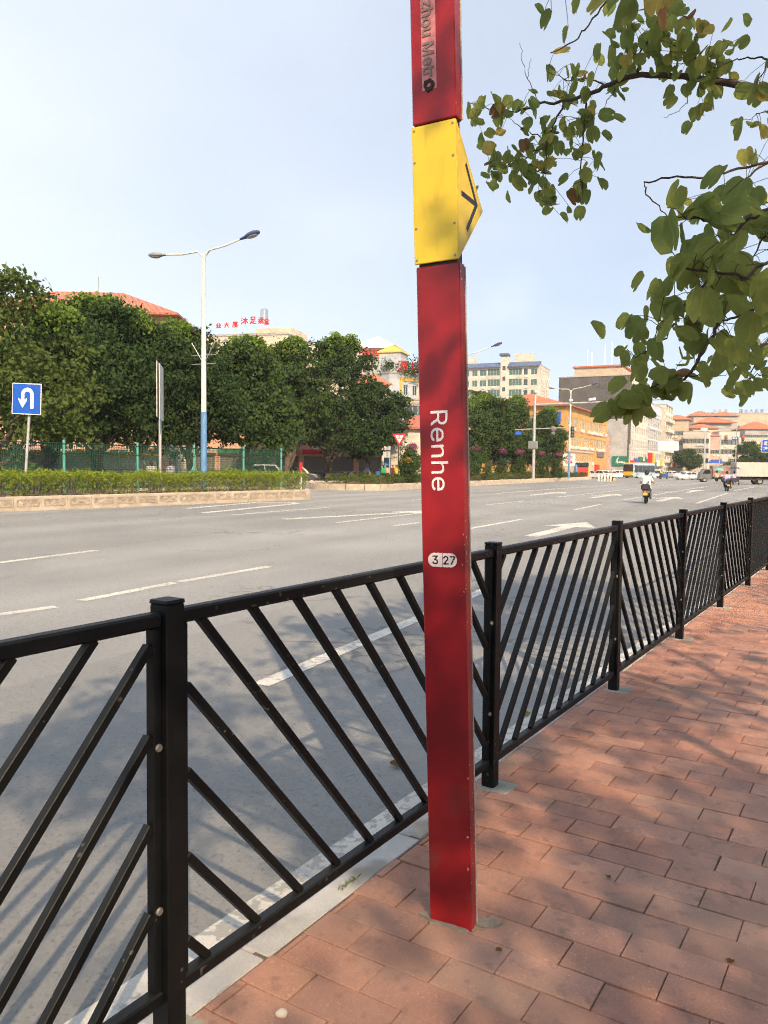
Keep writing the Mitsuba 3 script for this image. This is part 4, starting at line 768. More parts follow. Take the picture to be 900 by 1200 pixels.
# white apartment block with blue roof
ap = [(x, 4.2 + 3.05 * j, w, h, g, 'm_frame', m) for j in range(9) for x, w, h, g, m in ((.8, 2.6, 1.8, 'm_glass_green', 2), (4.3, 1.6, 1.8, 'm_glass_green', 2), (6.6, 2.0, 1.8, 'm_glass_green', 2), (9.0, 3.6, 2.0, 'm_glass_green', 4), (15.3, 3.8, 2.0, 'm_glass_green', 4), (19.6, 1.2, 1.8, 'm_glass', 1), (21.7, 1.8, 1.7, 'm_glass_green', 2))]
k, M = building('white apartment block with a blue sloping roof and green glazed windows', (21.5, 240), (.928, -.372), 24.5, 14, 31.2, 'm_w_white', ap, None, grid(13.7, 5, 9, 1.0, 1.6, 4.2, 3.05, 'm_glass'), name='apartment_building', seed=30)
for a, b in ((-.3, 12.9), (15.0, 24.2)): add('sloping_roof', put(trimesh.convex.convex_hull(np.array([[x, y, z] for x in (a, b) for y, z in ((-.9, 30.9), (-.9, 31.1), (2.2, 32.6), (2.2, 31.3))])), M), 'm_roof_blue', k)
add('stair_tower', put(box(12.9, 15.0, -.4, 3, 0, 34.1), M), 'm_w_white', k); add('tower_roof', put(box(12.6, 15.2, -.9, 2, 34.12, 34.9, .1), M), 'm_roof_blue', k); add('roof_room', put(box(16.0, 21.0, 4, 9, 31.3, 35.2), M), 'm_w_white', k)
for j in range(9): window(k, M @ M4([1, 0, 0], [0, 1, 0], [0, 0, 1], [13.45, -.62, 5.6 + 3.05 * j]), 1.0, 1.3, .3, 'm_glass', 'm_frame', 1)
add('roof_room', put(box(-2, 3.2, 5, 9, 31.3, 35), M), 'm_w_white', k)
# orange building
OB = np.array([31.5, 140.]); o_front = []
for i in range(8):
    for q in range(2): o_front += [(1.2 + i * 4.25 + q * 1.75, 9.2, 1.35, 1.7, 'm_glass_green'), (1.2 + i * 4.25 + q * 1.75, 6.0, 1.35, 1.6, 'm_glass_green')]
    if i < 5: o_front += [(1.3 + i * 4.25, 3.2, 1.1, 1.5, 'm_glass'), (3.3 + i * 4.25, 3.2, 1.1, 1.5, 'm_glass')]
k, M = building('orange building with a red roof edge and rows of green-tinted windows', OB, LD, 35, 16, 12.6, 'm_w_orange', o_front, grid(15.7, 4, 2, 1.5, 1.6, 5.8, 3.2, 'm_glass_green'), None, 'hip', 'm_tile', 2.6, 6, ov=.8, name='building', seed=40, strip=(8.3, 5.1))
for i in range(12): scene[key('air_conditioner', k)] = {**ACP, 'to_world': TM((M @ M4([1, 0, 0], [0, 1, 0], [0, 0, 1], [2.2 + i * 2.8, 0, 8.55 if i % 2 else 5.35])).tolist())} if ACP else mikit.ply(box(0, 1, 0, 1, 0, 1), 'm_ac')
add('lower_band', put(box(0.02, 22.5, -.12, -.004, .0, 3.15), M), 'm_w_tan', k); add('lower_band', put(box(0.02, 22.5, -.10, -.005, 4.75, 5.08), M), 'm_w_tan', k); add('dark_sign', put(box(25.5, 31.5, -.25, -.005, 4.2, 5.0), M), 'm_framedark', k); add('red_sign', put(box(23.6, 27.2, -.3, -.006, 1.3, 2.6), M), 'm_redsign', k)
lft = M @ M4([0, -1, 0], [1, 0, 0], [0, 0, 1], [0, 16, 0]); add('blue_sign', put(box(11.6, 15.0, -.2, -.01, 9.6, 11.6), lft), 'm_bluesign', k)
# dark-walled block and the row beyond
def LT(px): kk = (px - 450) / FOC; return (kk * 140 - 31.5) / (.448 - .894 * kk)
def LPt(t): return OB + LD * t
def rowb(label, p0, p1, Hh, wall, nx, nz, w, h, dz, glass='m_glass', z0=4.2, D=16, wl=None, roof='flat', rmat='m_roof_flat', rh=2, left=None, seed=0, mull=2, off=0.):
    a, b = LT(p0), LT(p1); W = b - a - .12; o = LPt(a) + LN * off
    return building(label, o, LD, W, D, Hh, wall, grid(W, nx, nz, w, h, z0, dz, glass, mull=mull) + [(.5 + i * 3.9, .12, 3.2, 2.35, 'm_framedark', 'm_framedark', 1) for i in range(int((W - .6) / 3.9))], left, None, roof, rmat, rh, wl=wl, seed=seed)
building('narrow terracotta shop house between the orange building and the grey block', LPt(35.3) + LN * .3, LD, 5.5, 10, 9, 'm_w_brick', grid(5.5, 2, 2, 1.3, 1.4, 3.2, 3.), seed=50)
k, M = rowb('tall block with a huge dark blank end wall and antennas on its roof', 738, 756.5, 24.9, 'm_w_white', 7, 6, 2.0, 1.7, 3.3, D=18.4, wl='m_w_dark', seed=52)
a = LT(738); ln = np.array([-LD[1], LD[0]])
add('lower_end_wall', put(box(-.4, -.01, 1.0, 12, 0, 14.2), M), 'm_w_concrete', k); add('green_signboard', put(box(-.75, -.42, .2, 4.4, 2.6, 5.0), M), mat('m_greensign', (.02, .16, .10), .5), k)
add('sign_script', put(flat_xz(ext(strokes([[(0, .2), (.5, 1.4), (.4, .1), (.9, .5), (.8, .1)], [(1., .1), (1.3, .5), (1.3, .1), (1.7, .5), (1.7, .1), (2.1, .4), (2.2, .1)]], .14), .03)), M @ M4([0, -1, 0], [1, 0, 0], [0, 0, 1], [-.76, 3.5, 3.2])), 'm_whitesign', k)
add('roof_room', put(box(2, 14, 3, 15, 25.1, 27.4), M), 'm_w_tan', k); add('roof_edge', put(box(1.5, 14.6, 2.6, 15.4, 27.42, 27.8), M), 'm_tile', k); add('tiled_roof', put(hip(9, 7, 26.0, 2.4, .4, 3, 14.2, .4), M), 'm_tile', k); add('roof_room', put(box(14.4, 23, .6, 7.2, 25.1, 25.9), M), 'm_w_white', k)
for x, y, h in ((3, 12, 4.6), (3.6, 11, 4.2), (5, 8, 6.3), (6, 6.5, 6.8), (9, 4, 6.5)): add('antenna', put(tube([[x, y, 27.4], [x, y, 27.4 + h]], .13, 6), M), 'm_whitesign', k)
k, M = rowb('grey office front with tall glass panels', 757, 772.5, 20.3, 'm_w_bluegrey', 7, 4, 3.1, 2.9, 3.4, D=14, seed=55, mull=3, z0=3.6); add('sign', put(box(14, 19, -.2, -.004, 17.7, 19.4), M), 'm_whitesign', k)
k, M = rowb('white apartment house with stacked bay balconies beside the grey office front', 773, 781.5, 21.5, 'm_w_white', 3, 6, 4.0, 1.8, 3.1, D=14, seed=58, off=-1.)
for j in range(5): add('balcony', put(box(.5, 15, -.9, -.01, 4 + 3.1 * j, 5 + 3.1 * j), M), 'm_w_cream', k)
def cross(label, p0, p1, ytop, d, wall, nx, nz, w=1.5, h=1.5, dz=3.1, roof='flat', rmat='m_tile', rh=2., glass='m_glass', turn=-.1, D=12, seed=0, z0=4., ov=.8, off=0):
    a, b = AT(p0, ytop, d), AT(p1, ytop, d); W = b[0] - a[0]; Hh = a[2] + .1 - off; nzz = max(1, min(nz, int((Hh - z0) / dz)))
    return building(label, a[:2], (1, turn), W, D, Hh, wall, grid(W, nx, nzz, w, h, z0, dz, glass), grid(D - .3, 3, nzz, 1.3, 1.4, z0, dz, glass), None, roof, rmat if roof == 'hip' else 'm_roof_flat', rh, seed=seed, ov=ov, name='apartment_building')
cross('tan apartment block with an orange hipped roof right of the bay balconies', 781, 806, 492, 272, 'm_w_tan', 6, 5, seed=60, roof='hip', rh=1.8, turn=-.35)
cross('broad tan block furthest back with rooftop lettering on its right half', 817, 903, 484, 345, 'm_w_tan', 12, 6, seed=62)
cross('block with an upper orange pagoda-like roof behind the pink houses', 813, 836, 487.5, 318, 'm_w_tan', 6, 5, seed=64, roof='hip', rh=2.2)
cross('block with a flat-pitched orange roof right of the pagoda-like roof', 841, 864, 487.5, 322, 'm_w_concrete', 6, 5, seed=66, roof='hip', rh=2)
cross('block with a wide orange roof over dark eaves, centre of the far cluster', 825, 856, 495.5, 300, 'm_w_concrete', 8, 5, seed=68, roof='hip', rh=2.3, ov=1.5)
cross('low block with a large orange roof at the right edge of the far cluster', 873, 908, 503, 292, 'm_w_concrete', 8, 4, seed=70, roof='hip', rh=2.9)
cross('cream house with an orange roof left of the pink house', 812, 840, 502, 280, 'm_w_cream', 7, 4, seed=72, roof='hip', rh=1.7)
cross('white and rose apartment house left of the lamp post at the crossing', 801, 828, 506, 258, 'm_w_white', 6, 4, 1.9, 1.6, seed=74, turn=-.5)
cross('pink house in the middle of the far cluster', 829, 843, 511, 262, 'm_w_rose', 3, 4, 1.4, 1.3, seed=76, roof='hip', rh=.9, rmat='m_tile', ov=.4)
cross('white apartment row with many windows behind the traffic lights', 843, 866, 506, 266, 'm_w_white', 5, 4, 2., 1.7, seed=78)
cross('lower cream apartment row at the right edge behind the dark trees', 866, 906, 513, 264, 'm_w_cream', 10, 3, 2., 1.7, seed=80)
kb = [x for x in labels if 'rooftop lettering' in labels[x].get('label', '')][0]
for i, (g, px) in enumerate((('mu', 835), ('zu', 841), ('na', 848), ('xia', 866), ('ye', 872), ('da', 878), ('dian', 884), ('jiu', 890))): p = AT(px, 484.3, 343); add('sign_character', put(glyph(g, 1.6, 1.0), frame(p[0], p[1], p[2] + .2, 1, -.1)), 'm_w_brick' if i < 3 else 'm_framedark', kb)
# shop signs along the row
cols = [('m_redsign', 'red'), ('m_whitesign', 'white'), ('m_bluesign', 'blue'), ('m_yellowroof', 'yellow'), ('m_greensign', 'green')]
for i, t in enumerate(np.arange(61, 150, 6.2)):
    p = LPt(t) - LN * .5; od = ['first', 'second', 'third'][sum(1 for q in np.arange(61, t - .1, 6.2) if cols[(int(round((q - 61) / 6.2)) * 7 + int(round((q - 61) / 6.2)) // 3) % 5][1] == cols[(i * 7 + i // 3) % 5][1])]; c, cn = cols[(i * 7 + i // 3) % 5]
    kk = tag(add('shop_sign', put(box(0, 5.4, -.3, .1, 2.7, 3.9 + .5 * (i % 3), .03), frame(p[0], p[1], 0, *LD)), c), f'{od} {cn} shop signboard from the left along the far row of shops', 'shop sign', f'{cn} shop signboards along the far row')
for px, h, c, nm in ((754, 4.6, 'm_redsign', 'red'), (757.5, 4.4, 'm_yellowroof', 'yellow')): p = LPt(LT(px)) - LN * .9; tag(add('vertical_banner', put(box(0, 1.5, -.9, .1, 1.6, 1.6 + h, .03), frame(p[0], p[1], 0, *LD)), c), f'tall {nm} vertical banner sign on the row of shops', 'banner')

# shop houses on our own side of the street, outside the frame to the right
for s0, W, Hh, wl_, lab in ((34, 16, 11, 'm_w_cream', 'cream shop house on the near side, first beyond the right edge'), (51, 14, 13.5, 'm_w_rose', 'rose shop house on the near side, second beyond the right edge'), (66, 18, 10.5, 'm_w_white', 'off-white shop house on the near side, third beyond the right edge'), (85, 20, 14, 'm_w_tan', 'tan shop house on the near side, fourth beyond the right edge')):
    o = FP(s0 + W, -16); building(lab, o[:2], -FD, W, 10, Hh, wl_, grid(W, 5, 3, 1.6, 1.6, 4.2, 3.1) + [(.5 + i * 3.2, .12, 2.7, 2.6, 'm_framedark', 'm_framedark', 1) for i in range(int(W / 3.3))], None, grid(9.7, 3, 3, 1.4, 1.5, 4.2, 3.1), seed=int(s0), name='shop_house', group='shop houses on the near side')
# ---------------------------------------------------------------- street furniture
def lamp(px, ytop, n_base, label, arms, base=None, d=None):
    if base is None:
        d_ = AT(px, 540, d); base = np.array([d_[0], d_[1], 0])
    H_ = AT(px, ytop, base[1])[2]; k = thing('street_lamp', label, 'street lamp', 'white and blue double-armed streetlamps'); x, y = base[:2]
    add('pole_foot', tube([[x, y, .2], [x, y, 4.0]], [.15, .135], 10), 'm_lampblue', k, smooth=40); add('pole', tube([[x, y, 4.0], [x, y, H_ - 2.0], [x, y, H_ - 1.95], [x, y, H_]], [.125, .10, .075, .07], 10), 'm_lampwhite', k, smooth=40)
    for dx, dz, head in arms:                # arms reach across the road
        u = np.array([.894, -.448, 0]) * (1 if dx > 0 else -1); L = abs(dx)
        P = [np.array([x, y, H_ - .7]), np.array([x, y, H_ - .15]) + u * .06, np.array([x, y, H_ + .12]) + u * .35, np.array([x, y, H_ + dz * .5]) + u * L * .55, np.array([x, y, H_ + dz]) + u * L]
        a = add('arm', tube(P, [.06, .055, .05, .045, .04], 8), 'm_lampwhite', k, smooth=50)
        dr_ = P[-1] - P[-2]; dr_ /= np.linalg.norm(dr_); s = np.cross(dr_, [0, 0, 1]); s /= np.linalg.norm(s); HM = M4(dr_, -s, np.cross(dr_, -s), P[-1] - dr_ * .1)
        m = lathe([(0, 0), (.07, .02), (.10, .25), (.2, .55), (.21, .8), (.13, 1.02), (0, 1.1)], 14); m.apply_transform(M4([0, 0, 1], [0, 1, 0], [-1, 0, 0], [0, 0, 0])); m.apply_transform(np.diag([-1., 1, 1, 1])) if m.bounds[0][0] < -.5 else None
        m.vertices[:, 2] *= .62; m.invert() if m.volume < 0 else None; add('lamp_head', put(m, HM), 'm_lamphead' if head else 'm_steel', a, smooth=True)
        b = ball((.68, 0, -.075), (.3, .16, .075), 2); add('lamp_glass', put(b, HM), 'm_lampglass', a, smooth=True)
    return k, x, y, H_
k, x, y, h = lamp(238.5, 297, 0, 'nearest white and blue streetlamp standing in the clipped hedge on the left', ((-2.3, .18, 0), (2.15, .42, 1)), base=MP(px_on(238.5, 2.3), 2.3))
for z in (6.6, 6.2): add('flag_bracket', [tube([[x - .62, y + .3, z], [x + .62, y - .3, z]], .02, 5)], 'm_steel', k)
add('flag_bracket', [tube([[x - .62, y + .3, 7.2], [x, y, 6.2]], .02, 5)], 'm_steel', k); add('flag_bracket', [tube([[x + .6, y - .3, 7.2], [x, y, 6.2]], .02, 5)], 'm_steel', k)
lamp(543.5, 417, 0, 'white and blue streetlamp rising just right of the red sign pole', ((-2.3, .32, 0), (2.5, .7, 1)), d=73.5); lamp(667, 457, 0, 'white and blue streetlamp in front of the orange building', ((-2.2, .3, 0), (2.9, .65, 1)), d=112)
lp = AT(623, 545, 118); wp = thing('camera_pole', 'slim white pole with a blue foot close behind the camera gantry post', 'pole'); add('pole', tube([[lp[0], lp[1], 3.6], [lp[0] + .4, lp[1], 12.6]], [.11, .09], 8), 'm_lampwhite', wp); add('pole_foot', tube([[lp[0], lp[1], 0], [lp[0], lp[1], 3.6]], .13, 8), 'm_lampblue', wp); add('camera', cbox((lp[0] + .4, lp[1] - .2, 12.8), (.5, .6, .35), .03), 'm_whitesign', wp)

def sign_plate(par, M, w, h, face, r=.03, back='m_galv'):
    p = sbox(-w / 2 + r, -h / 2 + r, w / 2 - r, h / 2 - r).buffer(r, 4); k = add('border', put(flat_xz(ext(p, .02)), M), 'm_whitesign', par); add('panel', put(flat_xz(ext(p.buffer(-.028), .003)), M @ M4([1, 0, 0], [0, 1, 0], [0, 0, 1], [0, -.0205, 0])), face, par); return k
# U-turn sign
b = MP(px_on(28, 1.4), 1.4); us = thing('uturn_sign', 'square blue road sign with a white U-turn arrow above the hedge', 'road sign')
t = AT(33.5, 487, b[1] - .05); add('post', tube([[b[0], b[1], .3], [t[0], t[1] + .05, t[2]], [t[0] + .02, t[1] + .07, t[2] + .9]], .048, 10), 'm_galv', us, smooth=40)
c = AT(31.5, 467.5, b[1] - .12); SMx = frame(c[0], c[1], c[2], .985, -.17) @ M4([1, 0, -.045], [0, 1, 0], [.045, 0, 1], [0, 0, 0]); sw = 37 / 940 * b[1]; sign_plate(us, SMx, sw, sw * .97, 'm_bluesign')
g = sw / 1.0; arc = [(.16 * math.cos(a) + .03, .13 + .16 * math.sin(a)) for a in np.linspace(0, math.pi, 14)]
ua = LineString([(.19, -.30)] + arc + [(-.13, -.06)]).buffer(.058, cap_style=2).union(Polygon([(-.13, -.29), (-.275, -.055), (-.275, .03), (-.13, -.09), (.015, .03), (.015, -.055)]))
m = ext(ua, .004); m.vertices[:, :2] *= g; add('arrow', put(flat_xz(m), SMx @ M4([1, 0, 0], [0, 1, 0], [0, 0, 1], [0, -.0237, -.0])), 'm_whitesign', us)
# road sign seen edge-on, two panels back to back
b = MP(px_on(187.5, 2.0), 2.0); es = thing('edge_on_sign', 'tall grey road sign seen nearly edge-on left of the streetlamp', 'road sign'); add('post', tube([[b[0], b[1], .3], [b[0], b[1], 5.75]], .06, 10), 'm_galv', es, smooth=40)
for sg, dx in ((-1, -.055), (1, .06)): add('panel', put(box(-.95, .95, -.02, .02, 0, 2.35, .005), frame(b[0] + dx, b[1], 3.45 + .1 * (sg < 0), -.19, .98)), 'm_galv', es)
for z in (3.8, 4.4, 5.0, 5.5): add('bracket', cbox((b[0], b[1] - .05, z), (.22, .18, .06)), 'm_steel', es)
# yield sign
b = AT(468, 560, 66); ys = thing('yield_sign', 'red-edged white triangular give-way sign on a thin post at the far planter tip', 'road sign'); add('post', tube([[b[0], b[1], .2], [b[0], b[1], 3.7]], .04, 8), 'm_galv', ys, smooth=40)
c = AT(468, 515, 65.9); YM = frame(c[0], c[1], c[2], .99, -.1); ty = Polygon([(-.53, .44), (.53, .44), (0, -.5)]).buffer(.03, 4); add('border', put(flat_xz(ext(ty, .02)), YM), 'm_redsign', ys); add('face', put(flat_xz(ext(ty.buffer(-.13), .004)), YM @ M4([1, 0, 0], [0, 1, 0], [0, 0, 1], [0, -.0205, 0])), 'm_whitesign', ys)
add('character', put(glyph('rang', .3, 1.1, .01), YM @ M4([1, 0, 0], [0, 1, 0], [0, 0, 1], [-.15, -.0245, .06])), 'm_signblack', ys)
# camera gantry
b = AT(625, 552, 97); gt = thing('camera_gantry', 'grey gantry post with two horizontal arms and cameras over the far lanes', 'gantry'); gu = np.array([.894, -.448, 0]); B = np.array([b[0], b[1], 0])
add('post', tube([B + [0, 0, .2], B + [0, 0, 9.6]], [.2, .16], 10), 'm_galv', gt, smooth=40); a1 = add('arm', tube([B + [0, 0, 9.2], B + gu * 16 + [0, 0, 9.5]], [.13, .07], 8), 'm_galv', gt, smooth=40); a2 = add('arm', tube([B - gu * 2.4 + [0, 0, 6.25], B + gu * 4.2 + [0, 0, 6.45]], [.06, .06], 8), 'm_galv', gt, smooth=40)
add('control_box', put([cbox((-.1, -.05, 4.4), (1.1, .5, .9), .03)], frame(b[0], b[1], 0, *gu[:2])), 'm_steel', gt)
for s, z, ar in ((4.3, 9.3, a1), (7.0, 9.35, a1), (6.6, 9.3, a1)): p = B + gu * s + [0, 0, z + .3]; add('camera', [cbox(p + [0, -.1, .05], (.35, .5, .28), .03), tube([p - [0, 0, .3], p], .03, 6)], 'm_whitesign', ar)
add('camera', put(box(8.2, 10.0, -.3, .1, 9.1, 9.3, .02), frame(b[0], b[1], 0, *gu[:2])), 'm_whitesign', a1)
p = B - gu * 2.0 + [0, 0, 5.8]; tf = thing('traffic_light', 'small signal head hanging from the left end of the lower gantry arm', 'traffic light'); add('housing', cbox(p, (.8, .3, .42), .04), 'm_bluesign', tf); add('hanger', tube([p, p + [0, 0, .5]], .03, 6), 'm_galv', tf)
p = B + gu * 2.3 + [0, 0, 6.3]; tf = thing('traffic_light', 'round dark signal on the lower gantry arm just right of the post', 'traffic light'); add('housing', [ball(p, (.35, .2, .35)), ball(p - [0, 0, .55], (.25, .2, .25))], 'm_framedark', tf, kind='stuff')
p = B + gu * 4.6 + [0, 0, 5.9]; tf = thing('traffic_light', 'dark signal head at the right end of the lower gantry arm', 'traffic light'); add('housing', cbox(p, (.4, .35, 1.3), .05), 'm_signblack', tf)
for j in range(3): add('lens', ball(p + [0, -.18, .4 - .4 * j], (.13, .05, .13)), 'm_framedark', tf)
# crossing lights, poles and signs on the right
mat('m_redlens', (.6, .02, .02), .3); scene['m_lit_red'] = {'type': 'diffuse', 'reflectance': {'type': 'rgb', 'value': [.5, .02, .02]}}
tp = thing('signal_mast', 'long grey mast arm reaching in from the right at the far crossing', 'mast'); pa, pb_ = AT(845, 515, 134), AT(935, 515.8, 128); add('arm', tube([pa, pb_], [.06, .09], 8), 'm_galv', tp, smooth=40); add('post', tube([[pb_[0], pb_[1], -.1], [pb_[0], pb_[1], 6.6]], .14, 8), 'm_galv', tp, smooth=40)
for px, d, lab in ((850.7, 133, 'left one of two red traffic lights at the far crossing'), (870.6, 131.5, 'right one of two red traffic lights at the far crossing')):
    c = AT(px, 514.6, d - .3); tl_ = thing('traffic_light', lab, 'traffic light', 'red traffic lights at the far crossing'); add('housing', cbox(c, (.42, .3, 1.25), .05), 'm_signblack', tl_)
    for j in range(3):
        lens = put(lathe([(0, 0), (.16, 0), (.15, .03), (0, .05)], 12), M4([1, 0, 0], [0, 0, -1], [0, 1, 0], c + [0, -.152, .4 - .4 * j]))
        lens.invert() if lens.volume < 0 else None
        kk = key('lens', tl_); scene[kk] = mikit.ply(lens, 'm_redlens' if j == 0 else 'm_framedark')
        if j == 0: scene[kk]['emitter'] = {'type': 'area', 'radiance': {'type': 'rgb', 'value': [1.5, .06, .05]}}
        add('visor', tube([c + [0, -.15, .4 - .4 * j + .17], c + [0, -.36, .4 - .4 * j + .16]], .05, 6), 'm_signblack', tl_)
c = AT(861.5, 513.6, 132); bs = thing('street_sign', 'small blue street name sign between the two red traffic lights', 'street sign'); add('plate', cbox(c, (.95, .08, .5), .02), 'm_bluesign', bs); add('lettering', [cbox(c + [x, -.045, .02], (.16, .01, .2)) for x in (-.3, -.05, .2)], 'm_whitesign', bs, kind='stuff'); add('post', tube([[c[0] + .25, c[1] + .1, -.1], [c[0] + .25, c[1] + .1, 8.6]], .07, 8), 'm_galv', bs)
c = AT(826.5, 505, 175); lpz = thing('utility_pole', 'tall grey pole with a white box head right of the white saloon car', 'pole'); add('post', tube([[c[0], c[1], -.1], [c[0], c[1], 10.3]], [.2, .15], 8), 'm_galv', lpz); add('head', cbox((c[0] - .3, c[1], 10.5), (1.3, .5, .6), .05), 'm_whitesign', lpz)
c = AT(844, 520, 150); lpz = thing('utility_pole', 'thin pale pole with a square notice board, left of the traffic lights post', 'pole'); add('post', tube([[c[0], c[1], -.1], [c[0], c[1], 8.2]], .09, 8), 'm_galv', lpz); n_ = AT(849.5, 537, 149.5); add('board', cbox(n_, (1.15, .08, 1.2), .02), 'm_galv', lpz)
# blue direction sign at the right edge, back of a far overhead sign
c = AT(905, 522.5, 62); ds = thing('direction_sign', 'blue direction sign with white characters cut by the right edge', 'road sign'); DMx = frame(c[0], c[1], c[2], .97, -.25); sign_plate(ds, DMx, 1.5, 1.0, 'm_bluesign')
for j, g in enumerate(('zu', 'mu')): add('character', put(glyph(g, .3, 1.2, .01), DMx @ M4([1, 0, 0], [0, 1, 0], [0, 0, 1], [-.62, -.024, .05 - .38 * j])), 'm_whitesign', ds)
add('post', tube([[c[0] + .3, c[1] + .1, -.1], [c[0] + .3, c[1] + .1, c[2] + .5]], .06, 8), 'm_galv', ds)
og = thing('overhead_sign', 'white blank-backed overhead sign on a thin gantry over the far traffic', 'road sign'); 
for y0, y1 in ((517.3, 523.2), (523.9, 527.8)): a, b = AT(771, y1, 178), AT(795.5, y0, 178); add('board', box(a[0], b[0], a[1], a[1] + .12, a[2], b[2], .02), 'm_whitesign', og)
a = AT(738, 523.6, 184); b = AT(796, 523.4, 178.3); add('arm', tube([a, b], .13, 6), 'm_galv', og); add('arm', tube([a - [0, 0, .7], b - [0, 0, .7]], .1, 6), 'm_galv', og); add('post', tube([[a[0], a[1], 0], a + [0, 0, .6]], .2, 8), 'm_galv', og)
for i, px in enumerate((701.5, 705, 708.6, 712.2, 715.6)):
    p = G(px, 564.2); bo = thing('bollard', ['first', 'second', 'third', 'fourth', 'fifth'][i] + ' white post of the row of five at the far planter end, from the left', 'bollard', 'white posts at the end of the far planter'); add('post', tube([[p[0], p[1], -.12], [p[0], p[1], .95]], .11, 8), 'm_whitesign', bo); add('band', tube([[p[0], p[1], .0], [p[0], p[1], .28]], .122, 8), 'm_yellowroof' if i % 2 else 'm_whitesign', bo)
p = G(719, 563.6); yb = thing('barrier_block', 'yellow and black barrier block right of the five white posts', 'barrier'); add('block', cbox((p[0], p[1], .1), (.6, .4, .42), .03), 'm_yellowroof', yb); add('stripe', cbox((p[0] - .28, p[1] - .02, .1), (.25, .45, .44), .03), 'm_signblack', yb)
# billboards and awnings behind the far planter
c = AT(667, 539, 132); bb = thing('billboard', 'white billboard with red writing beyond the far planter', 'billboard'); BM = frame(c[0], c[1], c[2], .95, -.3); add('board', put(box(-.95, .95, -.1, .05, -1.0, 1.0, .02), BM), 'm_whitesign', bb); add('lettering', put([put(glyph(g, .5, 1.4, .02), M4([1, 0, 0], [0, 1, 0], [0, 0, 1], [x, -.105, z])) for g, x, z in (('da', -.7, .2), ('zu', .1, .2), ('jiu', -.7, -.6), ('na', .1, -.6))], BM), 'm_redsign', bb, kind='stuff'); add('post', put([box(x, x + .08, 0, .08, -2.4, -1.0) for x in (-.8, .72)], BM), 'm_galv', bb, kind='stuff')
mat('m_redcloth', (.62, .045, .04), .7)
def canopy(px, py, d, w, hh, label, mt, legs=True):
    c = AT(px, py, d); k = thing('awning', label, 'awning'); v = np.array([[x, y, z] for x, y, z in ((-w / 2, -1, 0), (w / 2, -1, 0), (w / 2, 1, 0), (-w / 2, 1, 0), (-w * .1, 0, hh), (w * .1, 0, hh))]) + c; add('cloth', trimesh.convex.convex_hull(v), mt, k)
    for x in (-w / 2 + .1, w / 2 - .1): add('leg', tube([[c[0] + x, c[1] - .9, 0], [c[0] + x, c[1] - .9, c[2]]], .03, 5), 'm_galv', k)
canopy(645, 540, 128, 2.6, .9, 'red market awning left of the white billboard', 'm_redcloth'); canopy(637, 537, 140, 2.2, .5, 'teal parasol behind the red market awning', 'm_lampblue')
mat('m_bluecloth', (.03, .08, .40), .7); canopy(838.5, 543, 215, 4.6, .9, 'blue awning behind the grey lorry', 'm_bluecloth')
c = AT(692, 533, 150); canopy(603, 540, 112, 2.0, .6, 'grey awning behind the cone-shaped shrubs', 'm_steel')
c = AT(585, 537, 108); is_ = thing('info_board', 'blue information board among the cone-shaped shrubs', 'board'); add('board', cbox(c, (2.0, .12, 1.6), .02), 'm_bluesign', is_); add('post', tube([[c[0] + .8, c[1], 0], [c[0] + .8, c[1], 5.2]], .06, 6), 'm_galv', is_)
# low shaded shops behind the tree row
k, M = building('long low salmon shop row in the shade behind the trees', AT(150, 550, 88)[:2], (1, .13), 28, 9, 6.6, 'm_w_pink', [(.6 + i * 3.1, .15, 2.5, 2.6, 'm_framedark', 'm_framedark', 1) for i in range(9)] + [(1 + i * 3.1, 4.0, 1.5, 1.5, 'm_glass') for i in range(9)], name='shop_row', seed=90)
for i in range(9): add('fascia', put(box(.4 + i * 3.1, 3.3 + i * 3.1, -.5, -.005, 2.95, 3.5), M), ('m_w_brick', 'm_redsign', 'm_w_tan', 'm_greensign', 'm_w_grey')[i % 5], k)
c = AT(444, 548, 92); aw = thing('stall', 'white and pale blue stall front under the last dark tree of the row', 'stall'); add('counter', box(c[0] - 1.2, c[0] + .5, c[1], c[1] + .3, 0, 2.2, .02), 'm_whitesign', aw); add('side_panel', box(c[0] + .55, c[0] + 1.2, c[1], c[1] + .3, 0, 2.6, .02), 'm_lampblue', aw)
c = AT(451, 520, 92.5); add('awning', cbox((c[0], c[1] - .3, 3.4), (2.4, 1.2, .12)), 'm_framedark', aw); add('sign', cbox((c[0] + 1.0, c[1] - .4, 4.3), (2.0, .15, .7)), 'm_w_orange', aw)
c = G(352.5, 565); rbp = thing('striped_post', 'red and white post at the right end of the clipped hedge', 'post'); p = AT(352.5, 545, 44.5); add('post', tube([[p[0], p[1], 0], [p[0], p[1], 1.2]], .085, 10), 'm_whitesign', rbp); add('red_top', tube([[p[0], p[1], 1.2], [p[0], p[1], 1.75]], .09, 10), 'm_redsign', rbp)
p = AT(447, 556, 82.3); bn = thing('litter_bin', 'blue wheeled bin beside the person in green', 'bin'); p = AT(443.8, 556, 83.2); add('body', trimesh.convex.convex_hull(np.array([[p[0] + sx * w, p[1] + sy * w, z] for sx in (-1, 1) for sy in (-1, 1) for w, z in ((.26, .02), (.34, 1.0))])), mat('m_binblue', (.02, .16, .55), .5), bn); add('lid', cbox((p[0], p[1], 1.05), (.74, .74, .08), .02), 'm_binblue', bn)
